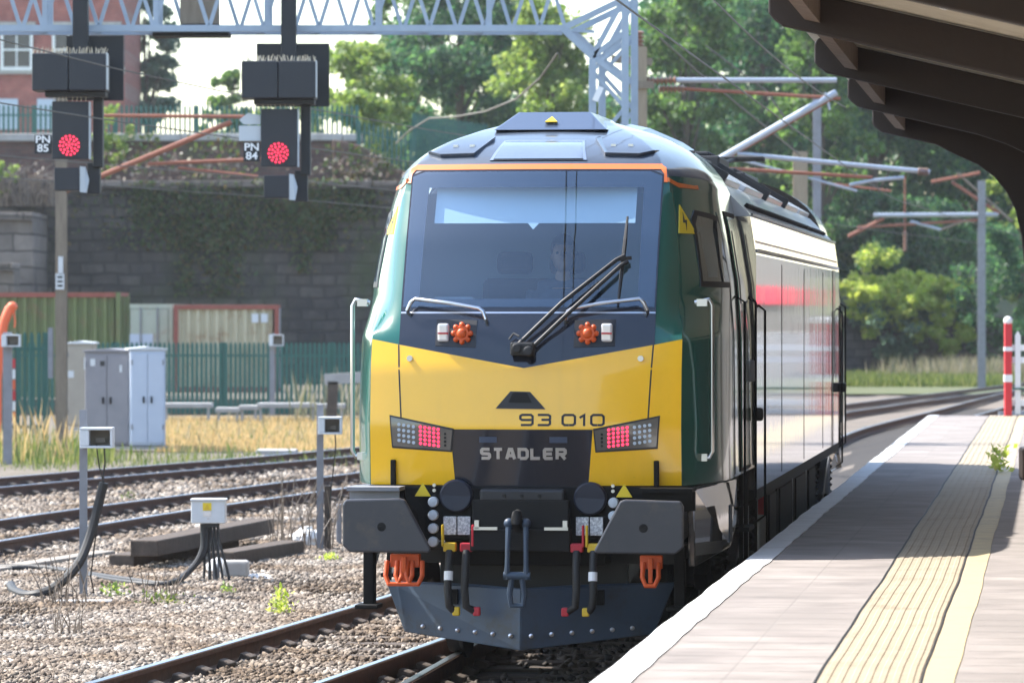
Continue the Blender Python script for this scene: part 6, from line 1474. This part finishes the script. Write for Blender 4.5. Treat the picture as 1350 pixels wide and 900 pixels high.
tag(quads_object('woodland', np.stack([p - a * s * .5, p + b_ * s * .35, p + a * s * .5, p - b_ * s * .35], 1).reshape(-1, 3), np.arange(nW * 4).reshape(-1, 4), 'leaf_dark'), 'dense far wood filling the gaps behind the single trees', 'woodland', kind='stuff')
# dead bramble at left
r_ = np.random.RandomState(5); b = MB()
for k in range(130):
    p = P(r_.uniform(-10, 75), 268, 149) + Vector((0, r_.uniform(-.6, .6), -.1)); a = r_.uniform(-1, 1); l = r_.uniform(.5, 1.7)
    b.tube([p, p + Vector((a * .3 * l, r_.uniform(-.2, .2), l * .6)), p + Vector((a * .9 * l, r_.uniform(-.3, .3), l * r_.uniform(.5, 1.0)))], [.022, .018, .008], 5, False)
tag(b.build('dead_bramble', 'twig'), 'heap of dry grey-brown bramble stems on the wall top at far left', 'bramble')
def patch_leaves(name, label, rects, n, Y, size, m, seed, cat='ivy'):
    r_ = np.random.RandomState(seed); P_ = []
    for (x0, y0_, x1, y1_, wgt) in rects:
        k = int(n * wgt); u, v = r_.normal(.5, .24, k), r_.rand(k)
        P_.append(np.stack([(x0 + (x1 - x0) * u - CX) / F_PX * Y, Y - .03 - .25 * r_.rand(k), CAM_Z - (y0_ + (y1_ - y0_) * v - HOR) / F_PX * Y], 1))
    p = np.concatenate(P_); n_ = len(p); a = r_.normal(size=(n_, 3)); a /= np.linalg.norm(a, axis=1)[:, None]; b_ = np.cross(a, r_.normal(size=(n_, 3))); b_ /= np.linalg.norm(b_, axis=1)[:, None]
    s = size * (.5 + r_.rand(n_))[:, None]; V = np.stack([p - a * s * .5, p + b_ * s * .3, p + a * s * .5, p - b_ * s * .3], 1).reshape(-1, 3)
    o = quads_object(name, V, np.arange(n_ * 4).reshape(-1, 4), m); return tag(o, label, cat, kind='stuff')
patch_leaves('wall_ivy', 'green and brown creepers hanging on the dark stone wall', [(330, 235, 470, 300, .35), (400, 260, 440, 330, .12), (180, 240, 330, 330, .22), (230, 260, 260, 390, .08), (440, 250, 500, 290, .1), (170, 240, 215, 300, .08), (380, 290, 420, 360, .05), (100, 240, 500, 330, .5), (250, 290, 330, 390, .15)], 4200, 150, .16, 'ivy', 3)
patch_leaves('parapet_weeds', 'weeds and dry plants on the ledge below the brick parapet', [(140, 175, 240, 230, .25), (240, 180, 340, 235, .3), (420, 190, 520, 235, .3), (470, 215, 530, 250, .15)], 700, 152, .18, 'ivy', 4, 'weeds')
patch_leaves('dry_scrub', 'dry greyish brown scrub on the ledge along the top of the retaining wall', [(120, 200, 330, 236, .4), (400, 205, 530, 250, .35), (-10, 215, 80, 270, .25)], 480, 151.3, .17, 'twig', 14, 'scrub')
def blades(name, label, n, sampler, hmin, hmax, w, m, seed, lean=.35, cat='grass', kind='stuff'):
    r_ = np.random.RandomState(seed); X, Y, Z = sampler(r_, n); n = len(X); h = hmin + (hmax - hmin) * r_.rand(n) ** 1.6; a = r_.rand(n) * 6.283; l = lean * h * r_.rand(n); ww = w * (.6 + .8 * r_.rand(n)); q = r_.rand(n) * 6.283
    dx, dy = np.cos(q) * ww, np.sin(q) * ww; lx_, ly = np.cos(a) * l, np.sin(a) * l
    V = np.stack([np.stack([X - dx, Y - dy, Z], 1), np.stack([X + dx, Y + dy, Z], 1), np.stack([X + dx * .7 + lx_ * .4, Y + dy * .7 + ly * .4, Z + h * .6], 1), np.stack([X + lx_, Y + ly, Z + h], 1)], 1).reshape(-1, 3)
    o = quads_object(name, V, np.arange(n * 4).reshape(-1, 4), m); return tag(o, label, cat, kind=kind)
def region(px0, px1, Ya, Yb_, z): 
    def f(r_, n):
        Y = Ya + (Yb_ - Ya) * r_.rand(n); return (px0 + (px1 - px0) * r_.rand(n) - CX) / F_PX * Y, Y, np.full(n, z)
    return f
blades('dry_grass', 'straw coloured dry grass between the white cabinet and the locomotive', 32000, region(205, 490, 88, 116, -.2), .05, .16, .012, 'grass_dry', 7)
sheet('dry_verge', -13, 0, 86.5, 117, -.205, 'grass_soil') if False else None
blades('dry_tufts', 'taller straw tufts standing in the dry grass patch', 320, region(205, 490, 90, 114, -.2), .12, .4, .014, 'grass_grey', 17)
blades('green_tufts', 'sparse green blades in the dry grass patch', 900, region(205, 490, 89, 110, -.2), .06, .25, .012, 'grass_green', 18)
blades('seeding_grass', 'taller pale seeding stems round the brown mast', 160, region(-10, 110, 80, 91, -.2), .3, 1.1, .008, 'grass_dry', 19)
blades('tall_grass', 'tall green and yellow grass around the foot of the brown mast', 1500, region(-10, 150, 80, 91, -.2), .08, .55, .011, 'grass_green', 8)
blades('green_weeds', 'green weeds along the far track in front of the cabinets', 1500, region(-10, 470, 77, 87, -.2), .05, .3, .012, 'grass_green', 9)
blades('fence_grass', 'dry tall grass stems in front of the green fence', 130, region(385, 480, 109, 116, -.2), .3, 1.5, .008, 'grass_grey', 10)
blades('bank_grass', 'green grass below the low stone wall at right', 16000, region(1100, 1345, 165, 186, -.12), .1, .5, .03, 'grass_green', 11)
def bank(r_, n):
    Y = 176 + 11 * r_.rand(n); return (1140 + 225 * r_.beta(2.0, 1.2, n) - CX) / F_PX * Y, Y, np.full(n, -.12)
blades('bank_tall_grass', 'grey-green seeding grass on the bank right of the low wall', 3600, bank, .2, 1.15, .018, 'grass_grey', 12)
def plant(label, px, py, h, w, n, m, seed, name='weed', tall=False):
    Yp = ground_Y(py); x = PX(px, Yp); r_ = np.random.RandomState(seed)
    if tall:
        b = MB()
        for k in range(n):
            a = r_.uniform(-1, 1); l = h * r_.uniform(.5, 1); p = Vector((x + r_.uniform(-w, w) * .4, Yp + r_.uniform(-.2, .2), GZ)); b.tube([p, p + Vector((a * .12 * l, 0, l * .5)), p + Vector((a * .45 * l, r_.uniform(-.1, .1), l))], [.006, .005, .003], 4, False)
        return tag(b.build(name, m), label, 'weed', 'weeds on the ballast')
    z = r_.rand(n) * h; p = np.stack([x + r_.normal(0, w * .4, n) * (1 - .4 * z / h), Yp + r_.normal(0, w * .3, n), GZ + .02 + z], 1)
    a = r_.normal(size=(n, 3)); a[:, 2] = abs(a[:, 2]) + .3; a /= np.linalg.norm(a, axis=1)[:, None]; b_ = np.cross(a, r_.normal(size=(n, 3))); b_ /= np.linalg.norm(b_, axis=1)[:, None]
    s = (.025 + .04 * r_.rand(n))[:, None]; V = np.stack([p, p + a * s * .5 + b_ * s * .25, p + a * s, p + a * s * .5 - b_ * s * .25], 1).reshape(-1, 3)
    return tag(quads_object(name, V, np.arange(n * 4).reshape(-1, 4), m), label, 'weed', 'weeds on the ballast')
plant('bright yellow-green weed beside the near shiny rail', 370, 812, .22, .14, 150, 'leaf_lime', 41)
plant('low leafy green weed in front of the short dark post', 434, 742, .07, .16, 70, 'leaf_lime', 42)
plant('thin yellowish weed among the cables under the near post', 152, 790, .12, .2, 60, 'leaf_light', 43)
plant('pale weed patch on the ballast below the black cables', 215, 800, .10, .3, 80, 'grass_green', 44)
plant('tiny weed in front of the sleeper stack', 300, 785, .09, .15, 40, 'leaf_light', 45)
plant('small weed by the far rail behind the near post', 170, 660, .10, .15, 40, 'grass_green', 46)
plant('tangle of tall dry stems left of the grey post near the locomotive', 400, 728, .95, .9, 34, 'twig', 47, tall=True)
plant('dry stems beside the near grey post', 85, 800, .5, .5, 22, 'twig', 48, tall=True)
plant('dry stems in front of the sleeper stack', 205, 795, .35, .5, 14, 'twig', 49, tall=True)
plant('dry reddish stems on the ballast at lower left', 85, 840, .32, .35, 16, 'twig', 50, tall=True)
plant('green weed growing at the platform end beside the canopy post', 1327, 700, .1, .1, 5, 'leaf_lime', 51)
o = [q for q in bpy.data.objects if q.get('label', '').startswith('green weed growing at the platform')][0]; bpy.data.objects.remove(o)
r2 = np.random.RandomState(77); n = 90; c = A(3.0, 17.5, HP); p = np.stack([c.x + r2.normal(0, .05, n), c.y + r2.normal(0, .25, n), c.z + .01 + r2.rand(n) * .25], 1); a = r2.normal(size=(n, 3)); a[:, 2] = abs(a[:, 2]); a /= np.linalg.norm(a, axis=1)[:, None]; b_ = np.cross(a, r2.normal(size=(n, 3))); s = .08
tag(quads_object('weed', np.stack([p, p + a * s * .5 + b_ * .02, p + a * s, p + a * s * .5 - b_ * .02], 1).reshape(-1, 3), np.arange(n * 4).reshape(-1, 4), 'leaf_lime'), 'green weed growing on the platform beside the canopy post', 'weed')

hz = MB(); hz.box((0, 120, 14), (300, 330, 32)); hzo = hz.build('haze', 'white_paint'); hzo['kind'] = 'stuff'; hzo['label'] = 'thin pale summer haze over the railway'
hm = bpy.data.materials.new('haze'); hm.use_nodes = True; hn = hm.node_tree; hn.nodes.remove(hn.nodes['Principled BSDF']); pv = hn.nodes.new('ShaderNodeVolumePrincipled')
pv.inputs['Color'].default_value = (.92, .95, 1, 1); pv.inputs['Density'].default_value = .00018; pv.inputs['Anisotropy'].default_value = .3; hn.links.new(pv.outputs[0], hn.nodes['Material Output'].inputs['Volume'])
hzo.data.materials.clear(); hzo.data.materials.append(hm)
# ================================================================== SKY, SUN, CAMERA
SUN_AZ = Vector((-.93, .36, 0)).normalized(); SUN_EL = R(50)
w = bpy.data.worlds.new('World'); sc.world = w; w.use_nodes = True; nt = w.node_tree
sky = nt.nodes.new('ShaderNodeTexSky'); sky.sky_type = 'NISHITA'; sky.sun_disc = False; sky.sun_elevation = SUN_EL
sky.sun_rotation = math.atan2(SUN_AZ.x, SUN_AZ.y); sky.altitude = 50; sky.air_density = 1.2; sky.dust_density = 1.2; sky.ozone_density = 1.0
bg = nt.nodes['Background']; nt.links.new(sky.outputs[0], bg.inputs[0]); bg.inputs[1].default_value = .15
ld = bpy.data.lights.new('sun', 'SUN'); ld.energy = 4.0; ld.angle = R(.53); ld.color = (1, .95, .87)
lo = bpy.data.objects.new('sun', ld); COL.objects.link(lo)
dirv = -(SUN_AZ * math.cos(SUN_EL) + Vector((0, 0, math.sin(SUN_EL)))); lo.rotation_euler = dirv.to_track_quat('-Z', 'Y').to_euler(); lo.location = (-20, 30, 40)
cd = bpy.data.cameras.new('camera'); cd.sensor_width = 36; cd.lens = 36 * F_PX / 1350; cd.shift_y = -(450 - HOR) / 1350; cd.clip_start = .5; cd.clip_end = 3000
cd.dof.use_dof = True; cd.dof.focus_distance = 30.6; cd.dof.aperture_fstop = 5.4
co = bpy.data.objects.new('camera', cd); COL.objects.link(co); co.location = (0, 0, CAM_Z); co.rotation_euler = (R(90), 0, 0); sc.camera = co
sc.render.engine = 'CYCLES'
sc.view_settings.view_transform = 'Standard'; sc.view_settings.look = 'None'; sc.view_settings.exposure = 1.62; sc.view_settings.gamma = 1
sc.cycles.max_bounces = 8; sc.cycles.transparent_max_bounces = 12
